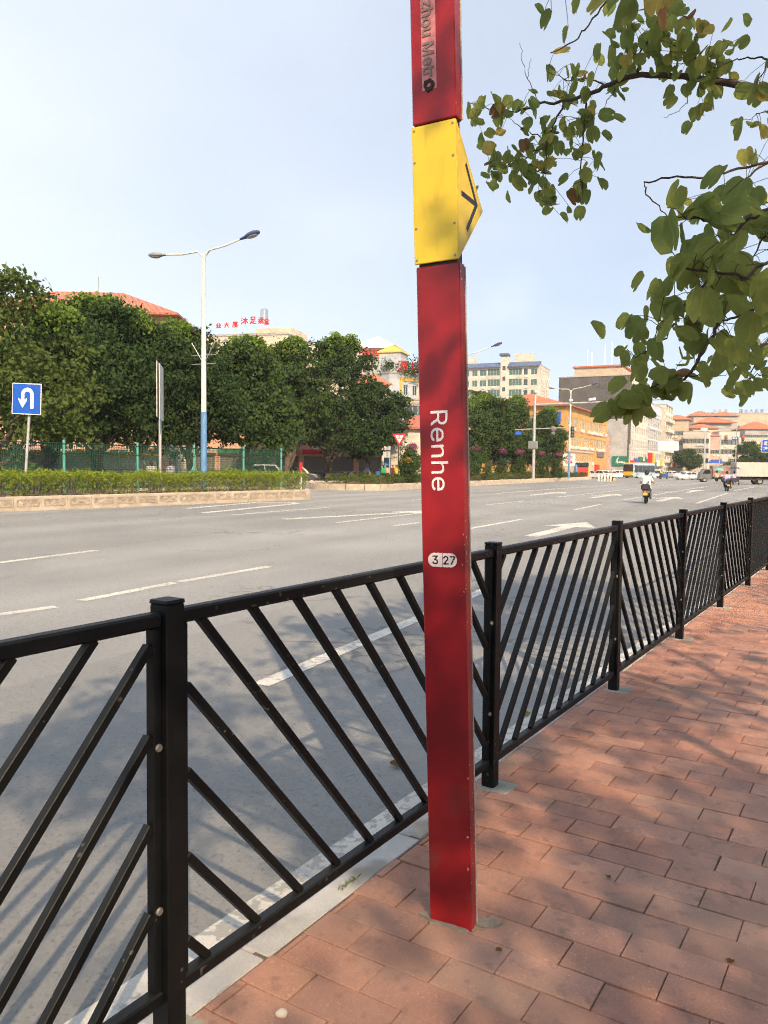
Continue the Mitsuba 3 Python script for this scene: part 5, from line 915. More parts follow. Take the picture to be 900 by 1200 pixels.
# low rail and parked bicycles across the side street
bp = AT(395, 560, 83.5)
def bicycle(x, y, a, seed):
    r = np.random.default_rng(seed); k = thing('bicycle', 'parked bicycle in the shaded row under the trees', 'bicycle', 'bicycles parked in the shade under the trees'); F = frame(x, y, .02, math.cos(a), math.sin(a)); c = 'm_bike%d' % int(r.integers(3))
    ring = lambda cx: tube([[cx + .31 * math.cos(t), 0, .33 + .31 * math.sin(t)] for t in np.linspace(0, 2 * math.pi, 13)], .03, 5, False)
    for cx in (-.52, .52): add('wheel', put(ring(cx), F), 'm_signblack', k)
    add('frame', put([tube([a_, b_], .028, 5) for a_, b_ in (([-.52, 0, .33], [-.15, 0, .36]), ([-.15, 0, .36], [.38, 0, .78]), ([-.15, 0, .36], [-.28, 0, .88]), ([-.24, 0, .74], [.36, 0, .84]), ([.36, 0, .95], [.52, 0, .33]), ([-.52, 0, .33], [-.24, 0, .74]))], F), c, k, kind='stuff')
    add('saddle', put(ball((-.29, 0, .92), (.15, .08, .05), 1), F), 'm_signblack', k); add('handlebar', put(tube([[.3, -.28, 1.0], [.37, -.1, 1.0], [.37, .1, 1.0], [.3, .28, 1.0]], .02, 5), F), 'm_steel', k); add('basket', put(box(.48, .78, -.16, .16, .72, .96), F), 'm_framedark', k)
mat('m_bike0', (.05, .05, .06), .4); mat('m_bike1', (.25, .25, .26), .4); mat('m_bike2', (.06, .09, .16), .4)
for i, px in enumerate(np.linspace(359, 428, 17)): p = AT(px, 556, 84.2 + (i % 3) * .5); bicycle(p[0], p[1], 1.1 + rng.uniform(-.35, .35), 500 + i)
# ---------------------------------------------------------------- vehicles
mat('m_tyre', (.018, .018, .019), .8); mat('m_rim', (.5, .5, .5), .3, .8); mat('m_carglass', (.02, .024, .028), .06, spec=.8); mat('m_taillight', (.45, .015, .015), .25); mat('m_headlight', (.75, .75, .72), .15); mat('m_plate_blue', (.03, .10, .45), .4); mat('m_plate_yellow', (.70, .46, .04), .4); mat('m_trim', (.03, .03, .032), .5)
for nm, c in (('white', (.76, .76, .75)), ('silver', (.45, .46, .47)), ('grey', (.16, .165, .17)), ('dark', (.04, .042, .05)), ('blue', (.03, .10, .30)), ('skyblue', (.42, .55, .62)), ('yellow', (.72, .44, .03)), ('red', (.5, .03, .03))): mat('m_car_' + nm, c, .28, clearcoat=.8, clearcoat_gloss=.9)
def wheel(par, M, x, y, r, w=.2):
    s = 1 if y > 0 else -1; W = M @ M4([1, 0, 0], [0, 0, s], [0, -s, 0], [x, y, r]) ; W = M @ M4([1, 0, 0], [0, 0, 1], [0, -1, 0], [x, y + w / 2, r])
    k = add('wheel', put(lathe([(r * .62, 0), (r * .93, .0), (r, .03), (r, w - .03), (r * .93, w), (r * .62, w)], 20), W), 'm_tyre', par, smooth=30)
    add('rim', put([lathe([(0, .03 if s < 0 else .02), (r * .2, .03), (r * .62, .015), (r * .62, w - .015), (r * .2, w - .03), (0, w - .03)], 14)] , W), 'm_rim', k)
def hull(pts): return trimesh.convex.convex_hull(np.array(pts, float))
def sym(pl): return [[x, s * y, z] for x, y, z in pl for s in (1, -1)]
def car(px, py, d, yaw, col, label, L=4.6, Hc=1.45, Wd=1.78, suv=False, group=None, roofsign=None):
    p = AT(px, py, d); k = thing('car', label, 'car', group); M = frame(p[0], p[1], -.12, math.cos(yaw), math.sin(yaw)); h, w, f = L / 2, Wd / 2, 'm_car_' + col
    body = hull(sym([(-h, w * .82, .42), (-h, w * .8, .82), (-h + .12, w * .9, .95), (-h + .2, w, .5), (h - .25, w, .45), (h, w * .72, .42), (h - .02, w * .72, .66), (h - .5, w * .88, .86), (-h + .3, w, .88), (h - 1.25, w, .92), (-h + .25, w * .95, .26), (h - .15, w * .85, .24), (h - 1., w, .26), (-h + 1, w, .26)]))
    add('body', put(body, M), f, k)
    rb, rf = (-h + .35, .5) if suv else (-h + 1.25, .35); g0 = -h + .05 if suv else -h + .5
    cab = hull(sym([(g0, w * .86, .93), (h - 1.15, w * .86, .91), (rb, w * .66, Hc - .05), (rf, w * .66, Hc - .04), (rb + .3, w * .6, Hc), (rf - .3, w * .6, Hc)])); add('cabin', put(cab, M), f, k)
    zb, zt = .96, Hc - .12
    lx = lambda z, a, b: a + (b - a) * (z - .92) / (Hc - .97)
    for s in (1, -1):
        ymid = lambda z: s * (w * (.86 - .2 * (z - .92) / (Hc - .97)) + .006)
        for i, (a, b) in enumerate(((.1, .5), (.54, .93))):
            q = [(lx(zb, g0, rb) * (1 - t) + lx(zb, h - 1.15, rf) * t, ymid(zb), zb) for t in (a, b)] + [(lx(zt, g0, rb) * (1 - t) + lx(zt, h - 1.15, rf) * t, ymid(zt), zt) for t in (b, a)]
            add('side_window', put(hull([(x, y + e, z) for x, y, z in q for e in (-.008, .008)]), M), 'm_carglass', k)
        add('headlight', put(hull([(h - .08 - dx, s * (w * yy), z) for dx, yy, z in ((0, .6, .56), (.0, .6, .68), (.32, .9, .62), (.34, .88, .76), (-.06, .55, .62))]), M), 'm_headlight', k)
        add('taillight', put(box(-h - .012, -h + .18, min(s * w * .56, s * w * .9), max(s * w * .56, s * w * .9), .68, .84, .01), M), 'm_taillight', k); add('mirror', put(cbox((h - 1.5, s * (w + .08), .98), (.14, .16, .12), .03), M), f, k)
        for x in (-h + .82, h - .88): wheel(k, M, x, s * (w - .12), .32)
    for x0, x1, nm in ((lx(zb, h - 1.15, rf), lx(zt, h - 1.15, rf), 'windscreen'), (lx(zb, g0, rb), lx(zt, g0, rb), 'rear_window')):
        e = .012 if nm == 'windscreen' else -.012
        add(nm, put(hull([(x + d_ * e, s * yy, z) for x, yy, z in ((x0, w * .76, zb), (x1, w * .62, zt)) for s in (1, -1) for d_ in (-1, 1.2)]), M), 'm_carglass', k)
    add('number_plate', put(box(-h - .015, -h + .05, -.22, .22, .58, .7), M), 'm_plate_blue', k); add('bumper', put(box(-h - .01, -h + .2, -w * .8, w * .8, .3, .42, .03), M), 'm_trim', k)
    if roofsign: add('roof_sign', put(box(-.2, .1, -.3, .3, Hc, Hc + .14, .02), M), roofsign, k)
    return k
A_l = math.atan2(LD[1], LD[0])
car(806, 556, 143, math.pi + .28, 'white', 'white saloon car crossing to the left in front of the grey lorry', 4.75, suv=False)
car(768, 553, 172, A_l + .35, 'white', 'white off-road car right of the bus', 4.5, 1.75, 1.85, True); car(786, 554, 178, A_l + .8, 'white', 'white taxi with a yellow roof sign left of the white saloon car', 4.4, roofsign='m_car_yellow')
car(730, 553, 190, A_l + math.pi - .2, 'skyblue', 'pale blue car left of the bus', 4.2, 1.6, suv=True); car(704, 554, 150, A_l + 1.0, 'white', 'white car with red lights behind the five white posts', 4.4, 1.5); car(716, 555, 152, .4, 'white', 'second white car behind the five white posts, right of the first', 4.6)
car(797, 549, 225, .3, 'dark', 'dark car under the tree behind the white saloon', 4.4); car(819, 553, 160, math.pi + .1, 'silver', 'silver car half hidden by the white saloon and the grey lorry', 4.5); car(656, 551, 138, .2, 'silver', 'silver car behind the far planter near the white billboard', 4.4); car(696, 552, 168, A_l, 'grey', 'grey car parked in front of the orange building', 4.4); car(640, 551, 146, .3, 'white', 'white car behind the cone-shaped shrubs', 4.3); car(350, 551, 83, .1, 'dark', 'dark car parked in the shade behind the end of the hedge', 4.5, 1.6, suv=True); car(318, 551, 78, .1, 'silver', 'pale van-like car in the shade behind the mesh fence', 4.5, 1.8, suv=True)
for i, (px, d, yw, c, lab) in enumerate(((779, 196, .3, 'white', 'white car far behind the blue cargo tricycle'), (800, 208, 2.9, 'silver', 'silver car under the small round tree at the far crossing'), (812, 214, .2, 'red', 'red car beside the small round tree at the far crossing'), (756, 214, A_l, 'white', 'white car just behind the right end of the bus'), (724, 176, A_l + 3., 'white', 'white car right of the yellow and black barrier block'), (664, 146, .3, 'white', 'white car half hidden by the white billboard'), (825, 196, 3.0, 'white', 'white car behind the cab of the grey lorry'), (690, 148, .5, 'silver', 'silver car right of the red kiosk'))): car(px, 552, d, yw, c, lab, 4.4, 1.5, suv=i % 2 == 0)
# bus
p = AT(748, 552, 166); bus = thing('bus', 'city bus with a yellow front and pale blue side behind the scooter rider', 'bus'); ua_ = A_l + math.pi - .32; BMx = frame(p[0], p[1], -.12, math.cos(ua_), math.sin(ua_))
add('body', put(box(-5, 4.2, -1.22, 1.22, .95, 2.95, .12), BMx), 'm_car_skyblue', bus); add('lower_body', put(box(-4.98, 4.24, -1.235, 1.235, .3, .95, .05), BMx), 'm_car_skyblue', bus); add('front_panel', put(box(4.1, 4.32, -1.2, 1.2, .3, 1.25, .06), BMx), 'm_car_yellow', bus); add('roof', put(box(-4.9, 4.1, -1.1, 1.1, 2.95, 3.15, .06), BMx), 'm_car_yellow', bus)
add('windscreen', put(box(4.15, 4.26, -1.1, 1.1, 1.3, 2.75, .03), BMx), 'm_carglass', bus)
for s in (-1, 1):
    for i in range(5): add('window', put(box(-4.75 + i * 1.75, -3.08 + i * 1.75, s * 1.225 - .012, s * 1.225 + .012, 1.15, 2.6, .008), BMx), 'm_carglass', bus)
    add('headlight', put(box(4.28, 4.36, s * .95 - .2, s * .95 + .2, .6, .8, .02), BMx), 'm_headlight', bus)
    for x in (-3.2, 2.6): wheel(bus, BMx, x, s * 1.1, .47, .28)
add('bumper', put(box(4.2, 4.4, -1.1, 1.1, .28, .5, .04), BMx), 'm_trim', bus); add('route_display', put(box(4.22, 4.28, -.9, .9, 2.55, 2.8), BMx), 'm_trim', bus)
# box lorry
mat('m_lorrybox', grain((.56, .54, .49), .12, .6, 6), .6)
p = AT(863, 560, 101); lo = thing('lorry', 'cream box lorry entering from the right edge', 'lorry'); LMx = frame(p[0], p[1], -.12, .995, -.1)
add('cargo_box', put([box(0, 7.2, 0, 2.3, .98, 2.78, .02)], LMx), 'm_lorrybox', lo)
for i in range(22): add('rib', put(box(.2 + i * .32, .27 + i * .32, -.022, .0, 1.05, 2.7), LMx), 'm_lorrybox', lo)
add('chassis', put(box(.1, 9.2, .5, 1.8, .55, .96), LMx), 'm_trim', lo); add('side_rail', put(box(.2, 7.0, .02, .1, .6, .72), LMx), 'm_trim', lo); add('cab', put(hull([(7.4, y, z) for y in (0.05, 2.25) for z in (.6, 2.5)] + [(9.3, y, z) for y in (.1, 2.2) for z in (.6, 1.4)] + [(8.8, y, 2.5) for y in (.15, 2.15)]), LMx), 'm_car_blue', lo)
for x in (2.9, 8.3):
    for y in (.22, 2.05): wheel(lo, LMx, x, y, .42, .25)
add('tail_board', put(box(-.06, -.005, .05, 2.25, .6, 2.7), LMx), 'm_steel', lo); add('taillight', put(box(-.08, 0, .1, .3, .62, .75), LMx), 'm_taillight', lo)
# grey lorry with a red painted body
def rustred(p, n, uv): s = smoothstep(.44, .52, fbm(p.x * 1.5, p.y * 1.5, p.z * 1.5, 3)); return mix(mi.Color3f(.26, .24, .23), mi.Color3f(.40, .10, .06), s)
p = AT(833, 557, 118); gl = thing('lorry', 'small grey lorry with red patches on its cargo body behind the umbrella', 'lorry'); GM2 = frame(p[0], p[1], -.12, -.99, .14)
add('cargo_box', put(box(-2.9, 0, -.95, .95, .75, 2.45, .02), GM2), mat('m_rustred', proc(rustred), .7), gl); add('cab', put(hull([(.1, y, z) for y in (-.9, .9) for z in (.5, 1.95)] + [(1.7, y, z) for y in (-.88, .88) for z in (.45, 1.1)] + [(1.1, y, 1.95) for y in (-.8, .8)]), GM2), 'm_car_grey', gl)
add('side_window', put(hull([(x, .905, z) for x, z in ((.3, 1.2), (1.4, 1.2), (1.05, 1.8), (.3, 1.8))] + [(x, .86, z) for x, z in ((.3, 1.2), (1.4, 1.2), (1.05, 1.8), (.3, 1.8))]), GM2), 'm_carglass', gl); add('chassis', put(box(-2.8, 1.5, -.6, .6, .42, .74), GM2), 'm_trim', gl)
for x in (-2.0, 1.05):
    for y in (-.8, .8): wheel(gl, GM2, x, y, .34)
p = AT(682, 546, 140); kb_ = thing('kiosk', 'red kiosk with a black roof beside the far streetlamp', 'kiosk'); add('body', cbox((p[0], p[1], .95), (1.7, 1.5, 1.9), .03), 'm_redcloth', kb_); add('roof', cbox((p[0], p[1], 2.3), (2.0, 1.8, .8), .15), 'm_signblack', kb_); add('side_panel', cbox((p[0] - 1.05, p[1], 1.2), (.35, 1.4, 2.3), .05), 'm_lampblue', kb_); add('side_panel', cbox((p[0] + 1.05, p[1], 1.0), (.3, 1.4, 2.0), .05), 'm_yellowroof', kb_)

# ---------------------------------------------------------------- people
import manifold3d as mf
mat('m_skin', (.46, .29, .21), .55); mat('m_hair', (.012, .010, .009), .5)
for nm, c in (('white', (.72, .70, .67)), ('black', (.02, .02, .022)), ('green', (.03, .35, .12)), ('yellow', (.62, .44, .04)), ('maroon', (.22, .03, .05)), ('navy', (.03, .04, .10)), ('lilac', (.55, .52, .66)), ('beige', (.50, .42, .33)), ('orange', (.6, .2, .03))): mat('m_cl_' + nm, c, .8)
def skin_mesh(bones, edge=.03):
    """one continuous surface round tapered bones [(p, rp, q, rq), ...]"""
    tot = None
    for p, a, q, b in bones:
        S = [mf.Manifold.sphere(r, 12).translate(tuple(map(float, c))) for c, r in ((p, a), (q, b))]; h = mf.Manifold.batch_hull(S); tot = h if tot is None else tot + h
    m = tot.refine_to_length(edge).to_mesh(); t = trimesh.Trimesh(m.vert_properties[:, :3], m.tri_verts); trimesh.smoothing.filter_taubin(t, iterations=8); return t
def person(M, label, shirt, legs, pose='stand', short=False, hold=None, shoe='m_cl_black', group=None, scale=1., skirt=False, hairlen=0., seed=0):
    """local: x right, y forward, z up"""
    r = np.random.default_rng(seed); k = thing('person', label, 'person', group); V = lambda *a: np.array(a, float)
    if pose == 'ride':                       # seated on a scooter, hands on the bars
        hip, chest, neck, head = V(0, -.12, .80), V(0, -.04, 1.16), V(0, .0, 1.36), V(0, .04, 1.50)
        L = {s: (hip + V(s * .10, .02, 0), V(s * .17, .32, .74), V(s * .15, .30, .36), V(s * .15, .42, .31)) for s in (-1, 1)}; Am = {s: (chest + V(s * .19, .0, .14), V(s * .30, .10, 1.05), V(s * .33, .36, 1.0), V(s * .33, .42, 1.0)) for s in (-1, 1)}
    else:
        st = .16 if pose == 'walk' else .03; hip, chest, neck, head = V(0, 0, .90), V(0, .01, 1.25), V(0, .02, 1.44), V(0, .05, 1.58)
        L = {s: (hip + V(s * .09, 0, 0), V(s * .10, s * st + .03, .48), V(s * .10, s * st * 1.5 - .02, .08), V(s * .11, s * st * 1.5 + .12, .04)) for s in (-1, 1)}; Am = {s: (chest + V(s * .18, 0, .12), V(s * .24, -s * st * .5 - .02, 1.10), V(s * .24, -s * st + .06, .86), V(s * .24, -s * st + .09, .78)) for s in (-1, 1)}
        if hold == 'umbrella': Am[1] = (chest + V(.18, 0, .12), V(.24, .08, 1.10), V(.16, .26, 1.24), V(.16, .28, 1.30))
        if hold == 'phone': Am[1] = (chest + V(.18, 0, .12), V(.24, .04, 1.08), V(.12, .26, 1.14), V(.09, .30, 1.18))
    hr = .098
    B = [(hip + V(s * .06, 0, 0), .125, chest + V(s * .07, 0, -.03), .125) for s in (-1, 1)] + [(chest + V(-.10, 0, .08), .085, chest + V(.10, 0, .08), .085), (chest + V(0, 0, .1), .08, neck, .055), (neck, .052, head - V(0, .02, .05), .058), (head, hr, head + V(0, -.015, .05), hr * .95), (head + V(0, .04, -.06), .06, head + V(0, .03, -.03), .075), (head + V(0, hr * .95, -.015), .014, head + V(0, hr + .012, -.035), .016)] + [(head + V(s * hr * .95, -.005, .0), .018, head + V(s * hr * .98, -.012, .03), .022) for s in (-1, 1)]
    for s in (-1, 1):
        a, b, c, e = L[s]; B += [(a, .095, b, .062), (b, .060, c, .042), (c, .04, e, .034)]
        a, b, c, e = Am[s]; B += [(a, .052, b, .04), (b, .039, c, .028)]; w_ = c; dirn = (e - c) / (np.linalg.norm(e - c) + 1e-9); sd = np.cross(dirn, [0, 0, 1.]); sd = sd / (np.linalg.norm(sd) + 1e-9) if np.linalg.norm(sd) > .1 else V(0, 1, 0); B += [(w_, .026, w_ + dirn * .07, .03)] + [(w_ + dirn * .07 + sd * o, .0105, w_ + dirn * (.13 + l) + sd * o * 1.1, .009) for o, l in ((-.027, .0), (-.009, .02), (.009, .025), (.027, .01))] + [(w_ + dirn * .03 - sd * s * .028, .0115, w_ + dirn * .08 - sd * s * .05, .0095)]
    S = M @ np.diag([scale, scale, scale, 1.]); add('body', put(skin_mesh(B), S), 'm_skin', k, smooth=True)
    g = .018; T = [(hip + V(s * .06, 0, .02), .125 + g, chest + V(s * .07, 0, -.03), .125 + g) for s in (-1, 1)] + [(chest + V(-.10, 0, .08), .085 + g, chest + V(.10, 0, .08), .085 + g), (chest + V(0, 0, .1), .085 + g, neck - V(0, 0, .03), .058 + g)]
    for s in (-1, 1): a, b, c, e = Am[s]; T += [(a, .052 + g, a * .35 + b * .65, .047 + g)]
    add('shirt', put(skin_mesh(T), S), shirt, k, smooth=True); T = [(hip + V(-.06, 0, 0), .128 + g, hip + V(.06, 0, 0), .128 + g)]
    for s in (-1, 1):
        a, b, c, e = L[s]; T += [(a, .095 + g, a * .2 + b * .8 if short else b, .068 + g)]
        if not short: T += [(b, .066 + g, c + V(0, 0, .04), .05 + g)]
    if skirt: T = [(hip, .14, hip - V(0, 0, .38), .2)]
    add('skirt' if skirt else 'trousers', put(skin_mesh(T), S), legs, k, smooth=True)
    for s in (-1, 1): a, b, c, e = L[s]; add('shoe', put(skin_mesh([(c - V(0, .03, .02), .046, e + V(0, .02, -.005), .042)], .03), S), shoe, k, smooth=True)
    hb = [(head + V(0, -.02, .03), hr + .014, head + V(0, -.0, .06), hr + .008)] + ([(head + V(0, -.06, 0), .085, head - V(0, .08, hairlen), .06)] if hairlen else [(head + V(0, -.05, -.01), .085, head + V(0, -.03, .04), .1)]); h = skin_mesh(hb); add('hair', put(h, S), 'm_hair', k, smooth=True)
    return k
def ground_frame(px, py, ang, z=-.12, d=None):
    p = G(px, py, z) if d is None else AT(px, 550, d); return frame(p[0], p[1], z, math.cos(ang), math.sin(ang))
def scooter(M, label, col, box_col=None):
    k = thing('scooter', label, 'scooter'); P = lambda nm, m, mt, par=k, **kw: add(nm, put(m, M), mt, par, **kw)
    for y in (-.62, .66):
        w = P('wheel', put(lathe([(.13, -.05), (.21, -.055), (.235, 0), (.21, .055), (.13, .05)], 20), M4([0, 1, 0], [0, 0, 1], [1, 0, 0], [0, y, .235])), 'm_tyre'); P('rim', put(lathe([(0, -.03), (.13, -.03), (.13, .03), (0, .03)], 14), M4([0, 1, 0], [0, 0, 1], [1, 0, 0], [0, y, .235])), 'm_rim', w)
    P('rear_body', hull(sym([(.22, -.78, .46), (.25, -.55, .38), (.22, -.1, .38), (.18, -.95, .64), (.17, -.5, .74), (.16, .0, .72), (.08, -.95, .74)])), col, smooth=40); P('seat', hull(sym([(.13, -.85, .74), (.15, -.5, .82), (.14, .12, .78), (.12, .14, .72), (.13, -.85, .70), (.15, -.5, .72)])), 'm_trim', smooth=40)
    P('footboard', box(-.17, .17, .05, .5, .27, .34, .03), col); P('front_shield', hull(sym([(.22, .45, .34), (.24, .55, .7), (.14, .50, .95), (.16, .62, .6), (.10, .62, .95), (.18, .52, .32)])), col, smooth=40); P('mudguard', hull(sym([(.07, .5, .44), (.07, .66, .51), (.06, .9, .42), (.06, .66, .47)])), col)
    P('fork', tube([[0, .45, 1.0], [0, .66, .24]], .035, 8), 'm_steel'); P('handlebar', tube([[-.36, .38, 1.02], [-.2, .42, 1.05], [.2, .42, 1.05], [.36, .38, 1.02]], .018, 8), 'm_trim'); P('headlight_cowl', hull(sym([(.12, .42, 1.0), (.1, .56, 1.02), (.09, .5, 1.14), (.12, .4, 1.1)])), col)
    for s in (-1, 1):
        a = P('mirror_stalk', tube([[s * .2, .42, 1.06], [s * .33, .40, 1.28]], .008, 6), 'm_trim'); P('mirror', ball((s * .37, .39, 1.31), (.075, .02, .05), 2), 'm_headlight', a); P('indicator', ball((s * .15, -.93, .60), (.035, .03, .025), 1), 'm_cl_orange')
    P('taillight', box(-.07, .07, -.985, -.93, .64, .68, .012), 'm_taillight'); P('rear_mudguard', hull(sym([(.08, -.85, .5), (.07, -.98, .32), (.07, -.95, .30), (.09, -.8, .48)])), 'm_trim'); pl = P('number_plate', box(-.11, .11, -1.005, -.99, .42, .55, .004), 'm_plate_yellow'); P('exhaust', tube([[.2, -.2, .24], [.23, -.6, .28], [.24, -.9, .34]], [.03, .055, .05], 10), 'm_trim'); P('stand', tube([[-.12, -.1, .3], [-.18, -.25, .06]], .014, 5), 'm_steel')
    if box_col: P('top_box', box(-.21, .21, -1.04, -.66, .66, .98, .07), box_col)
    return k
aS = A_l - math.pi / 2 + .10
SM1 = ground_frame(757, 589.6, aS); scooter(SM1, 'black scooter with a yellow plate ridden away on the road', 'm_car_dark', 'm_trim'); person(SM1, 'person in a white T-shirt riding away on the black scooter nearest to the railing', 'm_cl_white', 'm_cl_white', 'ride', True, seed=1)
SM2 = ground_frame(851.5, 575.4, aS + .1); scooter(SM2, 'dark scooter with red lights further off, near the box lorry', 'm_car_dark', 'm_trim'); person(SM2, 'person in a lilac-white shirt riding the second scooter near the box lorry', 'm_cl_lilac', 'm_cl_navy', 'ride', False, seed=2)
# covered tricycle in front of the lorry
TMx = ground_frame(860, 568.5, aS); tr = thing('tricycle', 'motor tricycle with a dark canopy in front of the box lorry', 'tricycle'); Q = lambda nm, m, mt: add(nm, put(m, TMx), mt, tr)
Q('canopy', hull([(x, y, 1.95) for x in (-.62, .62) for y in (-.9, .9)] + [(x, y, 2.1) for x in (-.4, .4) for y in (-.6, .6)]), 'm_cl_navy'); Q('body', box(-.5, .5, -.8, .3, .4, .85, .04), 'm_car_dark')
for x in (-.5, .5): Q('canopy_post', tube([[x, -.7, .8], [x, -.7, 1.95]], .02, 5), 'm_steel'); wheel(tr, TMx @ M4([0, 1, 0], [-1, 0, 0], [0, 0, 1], [0, 0, 0]), -.5, x, .26, .1)
wheel(tr, TMx @ M4([0, 1, 0], [-1, 0, 0], [0, 0, 1], [0, 0, 0]), .9, 0.06, .26, .1); Q('fork', tube([[0, .9, .26], [0, .65, 1.0]], .03, 6), 'm_steel'); person(TMx, 'person in a pale blue shirt under the dark canopy of the tricycle', 'm_cl_lilac', 'm_cl_black', 'ride', seed=3)
TB = ground_frame(777, 559.5, aS + .4, d=150); tb = thing('tricycle', 'small blue cargo tricycle between the white cars', 'tricycle'); Q = lambda nm, m, mt: add(nm, put(m, TB), mt, tb)
Q('cargo_tray', box(-.6, .6, -1.0, .3, .5, 1.1, .04), 'm_car_blue'); Q('seat', box(-.2, .2, .4, .8, .7, .85, .04), 'm_trim'); Q('fork', tube([[0, 1.3, .3], [0, 1.0, 1.1]], .035, 6), 'm_steel')
for x in (-.55, .55): wheel(tb, TB @ M4([0, 1, 0], [-1, 0, 0], [0, 0, 1], [0, 0, 0]), -.5, x, .3, .12)
wheel(tb, TB @ M4([0, 1, 0], [-1, 0, 0], [0, 0, 1], [0, 0, 0]), 1.3, .06, .3, .12); person(TB @ M4([1, 0, 0], [0, 1, 0], [0, 0, 1], [0, .65, 0]), 'person in a yellow shirt riding the small blue cargo tricycle', 'm_cl_yellow', 'm_cl_black', 'ride', seed=12)
# pedestrian with umbrella
UM = ground_frame(839.5, 569.2, -.3); person(UM, 'person in dark shorts and white shoes walking under a turquoise umbrella', 'm_cl_beige', 'm_cl_black', 'walk', True, 'umbrella', 'm_cl_white', seed=4, hairlen=.16)
um = thing('umbrella', 'turquoise umbrella held over the pedestrian in front of the grey lorry', 'umbrella'); UMt = UM @ M4([1, 0, 0], [0, 1, 0], [.06, .02, 1], [.14, .28, 0]); add('shaft', put(tube([[0, 0, 1.12], [0, 0, 2.0]], .012, 6), UMt), 'm_steel', um)
V, F = [[0, 0, 2.0]], []
for i in range(16): a = i / 16 * 2 * math.pi; V += [[.34 * math.cos(a), .34 * math.sin(a), 1.93 - .0 * (i % 2)], [.58 * math.cos(a), .58 * math.sin(a), 1.70 + .03 * (i % 2)]]
for i in range(16): a, b, c, d_ = 1 + 2 * i, 2 + 2 * i, 1 + 2 * ((i + 1) % 16), 2 + 2 * ((i + 1) % 16); F += [[0, a, c], [a, b, d_], [a, d_, c]]
add('canopy', put(tm(V, F), UMt), mat('m_teal', (.16, .52, .46), .7), um)
for px, d, ang, lab, sh, lg, ps, sd in ((449.5, 82.6, .4, 'person in a green shirt standing beside the blue bin', 'm_cl_green', 'm_cl_black', 'stand', 21), (460.5, 82.9, 2.6, 'person in a maroon shirt left of the person in yellow', 'm_cl_maroon', 'm_cl_black', 'walk', 22), (464.7, 82.4, 2.8, 'person in a yellow shirt and white trousers near the stone gate', 'm_cl_yellow', 'm_cl_white', 'walk', 23), (454, 83.5, 1.0, 'person in grey clothes with a bicycle right of the person in green', 'm_cl_beige', 'm_cl_navy', 'stand', 24), (430, 83.3, .2, 'person in dark clothes beneath the last dark tree of the row', 'm_cl_navy', 'm_cl_black', 'stand', 25), (481, 78, .2, 'person in a pink-white top behind the flowering shrub at the planter tip', 'm_cl_lilac', 'm_cl_white', 'stand', 26),
                                       (177.5, 41, .5, 'person in a white shirt seen through the mesh fence by the edge-on sign', 'm_cl_white', 'm_cl_navy', 'stand', 27), (200, 43, -.4, 'person in a grey-white shirt seen through the mesh fence right of the edge-on sign', 'm_cl_lilac', 'm_cl_navy', 'stand', 28), (658, 124, .3, 'person in a white shirt near the white billboard', 'm_cl_white', 'm_cl_black', 'stand', 29), (646, 124, 2., 'person in an orange top under the red market awning', 'm_cl_orange', 'm_cl_black', 'walk', 30), (581, 100, .4, 'person in a white and red top between the cone-shaped shrubs', 'm_cl_white', 'm_cl_maroon', 'walk', 31), (716.5, 149, 1.2, 'person in an orange vest behind the five white posts', 'm_cl_orange', 'm_cl_navy', 'walk', 32)):
    person(ground_frame(px, 0, ang, .012 if d < 95 else -.12, d), lab, sh, lg, ps, False, 'phone' if sd % 3 == 0 else None, seed=sd, hairlen=.12 if sd % 2 else 0., scale=1.0)
# ---------------------------------------------------------------- warm summer haze over the far street
scene['haze_air'] = {'type': 'homogeneous', 'albedo': {'type': 'rgb', 'value': [.95, .955, .96]}, 'sigma_t': .0002}
scene['haze'] = {'type': 'cube', 'to_world': TM().translate([0, 170, 20]).scale([380, 260, 23]), 'bsdf': {'type': 'null'}, 'interior': {'type': 'ref', 'id': 'haze_air'}}
tag('haze', 'thin warm haze filling the street', 'haze', kind='stuff'); scene['camera']['medium'] = {'type': 'ref', 'id': 'haze_air'}
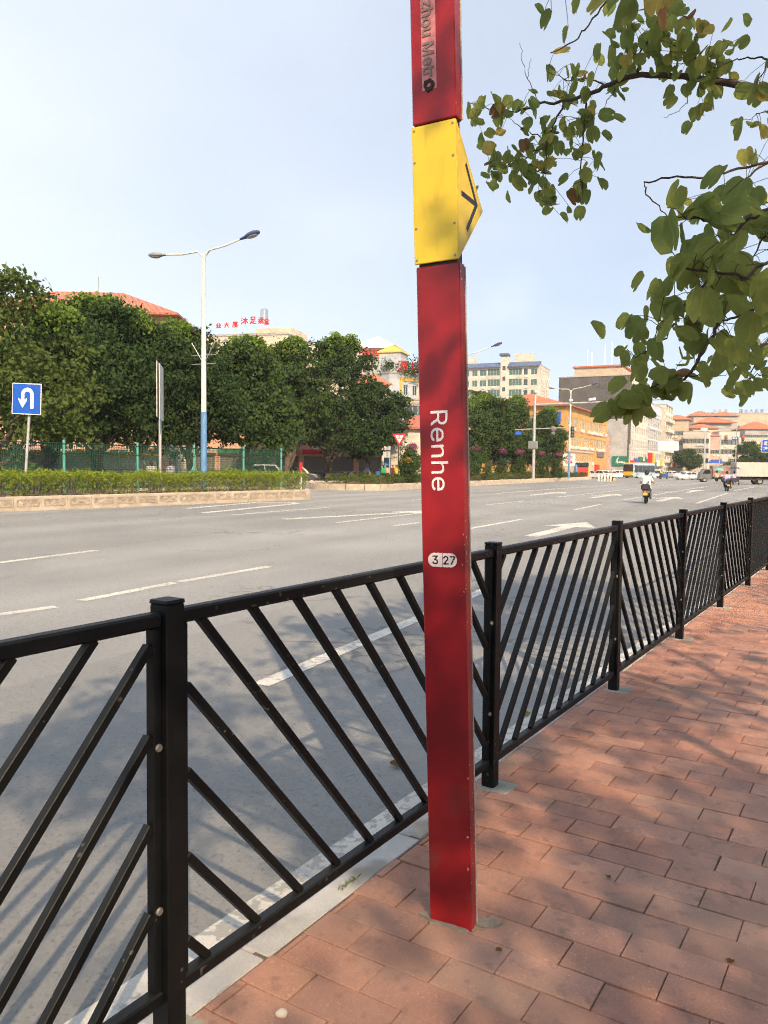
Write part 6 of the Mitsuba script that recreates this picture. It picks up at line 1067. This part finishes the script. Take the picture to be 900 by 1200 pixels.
# ---------------------------------------------------------------- small things
p = G(330, 1191, 0); pe = ball((0, 0, 0), (.017, .013, .012), 3); pe.vertices *= (1 + .3 * (meshkit.noise(pe.vertices * 90, 3) - .5))[:, None]; tag(add('pebble', pe.apply_translation(p + [0, 0, .008]), mat('m_pebble', (.55, .50, .42), .8), smooth=True), 'pale pebble lying on the bricks at the bottom edge', 'pebble')
gr_ = thing('grass_tuft', 'small grass tuft growing from the joint between kerb and bricks', 'grass tuft'); c0 = G(408, 1037, 0); rg_ = np.random.default_rng(4); V, F = [], []
for i in range(24):
    b = c0 + FP(0, 0) * 0 + np.r_[FD, 0] * rg_.normal(0, .028) + np.r_[ND, 0] * rg_.normal(0, .006); a = rg_.uniform(0, 6.3); L = rg_.uniform(.008, .026); d_ = np.array([math.cos(a), math.sin(a), 0]); s = np.array([-d_[1], d_[0], 0]) * .001; n0 = len(V); V += [b - s, b + s, b + d_ * L * .4 + [0, 0, L * .7], b + d_ * L + [0, 0, L * .75]]; F += [[n0, n0 + 1, n0 + 2], [n0, n0 + 2, n0 + 3]]
add('blades', tm(V, F), 'm_leaf_shrub', gr_, kind='stuff')
def fallen(px, py, z, size, mt, label, seed):
    r = np.random.default_rng(seed); m = lobed_leaf(seed).copy(); m.vertices[:, 2] *= 1.4; m.apply_scale(size); a = r.uniform(0, 6.28); m.apply_transform(trimesh.transformations.rotation_matrix(a, [0, 0, 1])); m.apply_translation(G(px, py, z) + [0, 0, .006]); tag(add('fallen_leaf', m, mt, smooth=True), label, 'leaf')
fallen(473, 899, -.12, .075, 'm_bl4', 'curled brown leaf lying on the road behind the railing', 71); fallen(615, 839, -.12, .05, 'm_bl2', 'yellow-green fallen leaf on the road beside the white edge line', 72); fallen(712, 1028, 0, .022, 'm_bl4', 'small dark leaf scrap on the bricks right of the sign pole', 73); fallen(855, 1130, 0, .025, 'm_bl4', 'dark leaf scrap on the bricks near the bottom right corner', 74); fallen(588, 1117, 0, .02, 'm_bl4', 'brown scrap on the bricks just below the sign pole', 75)
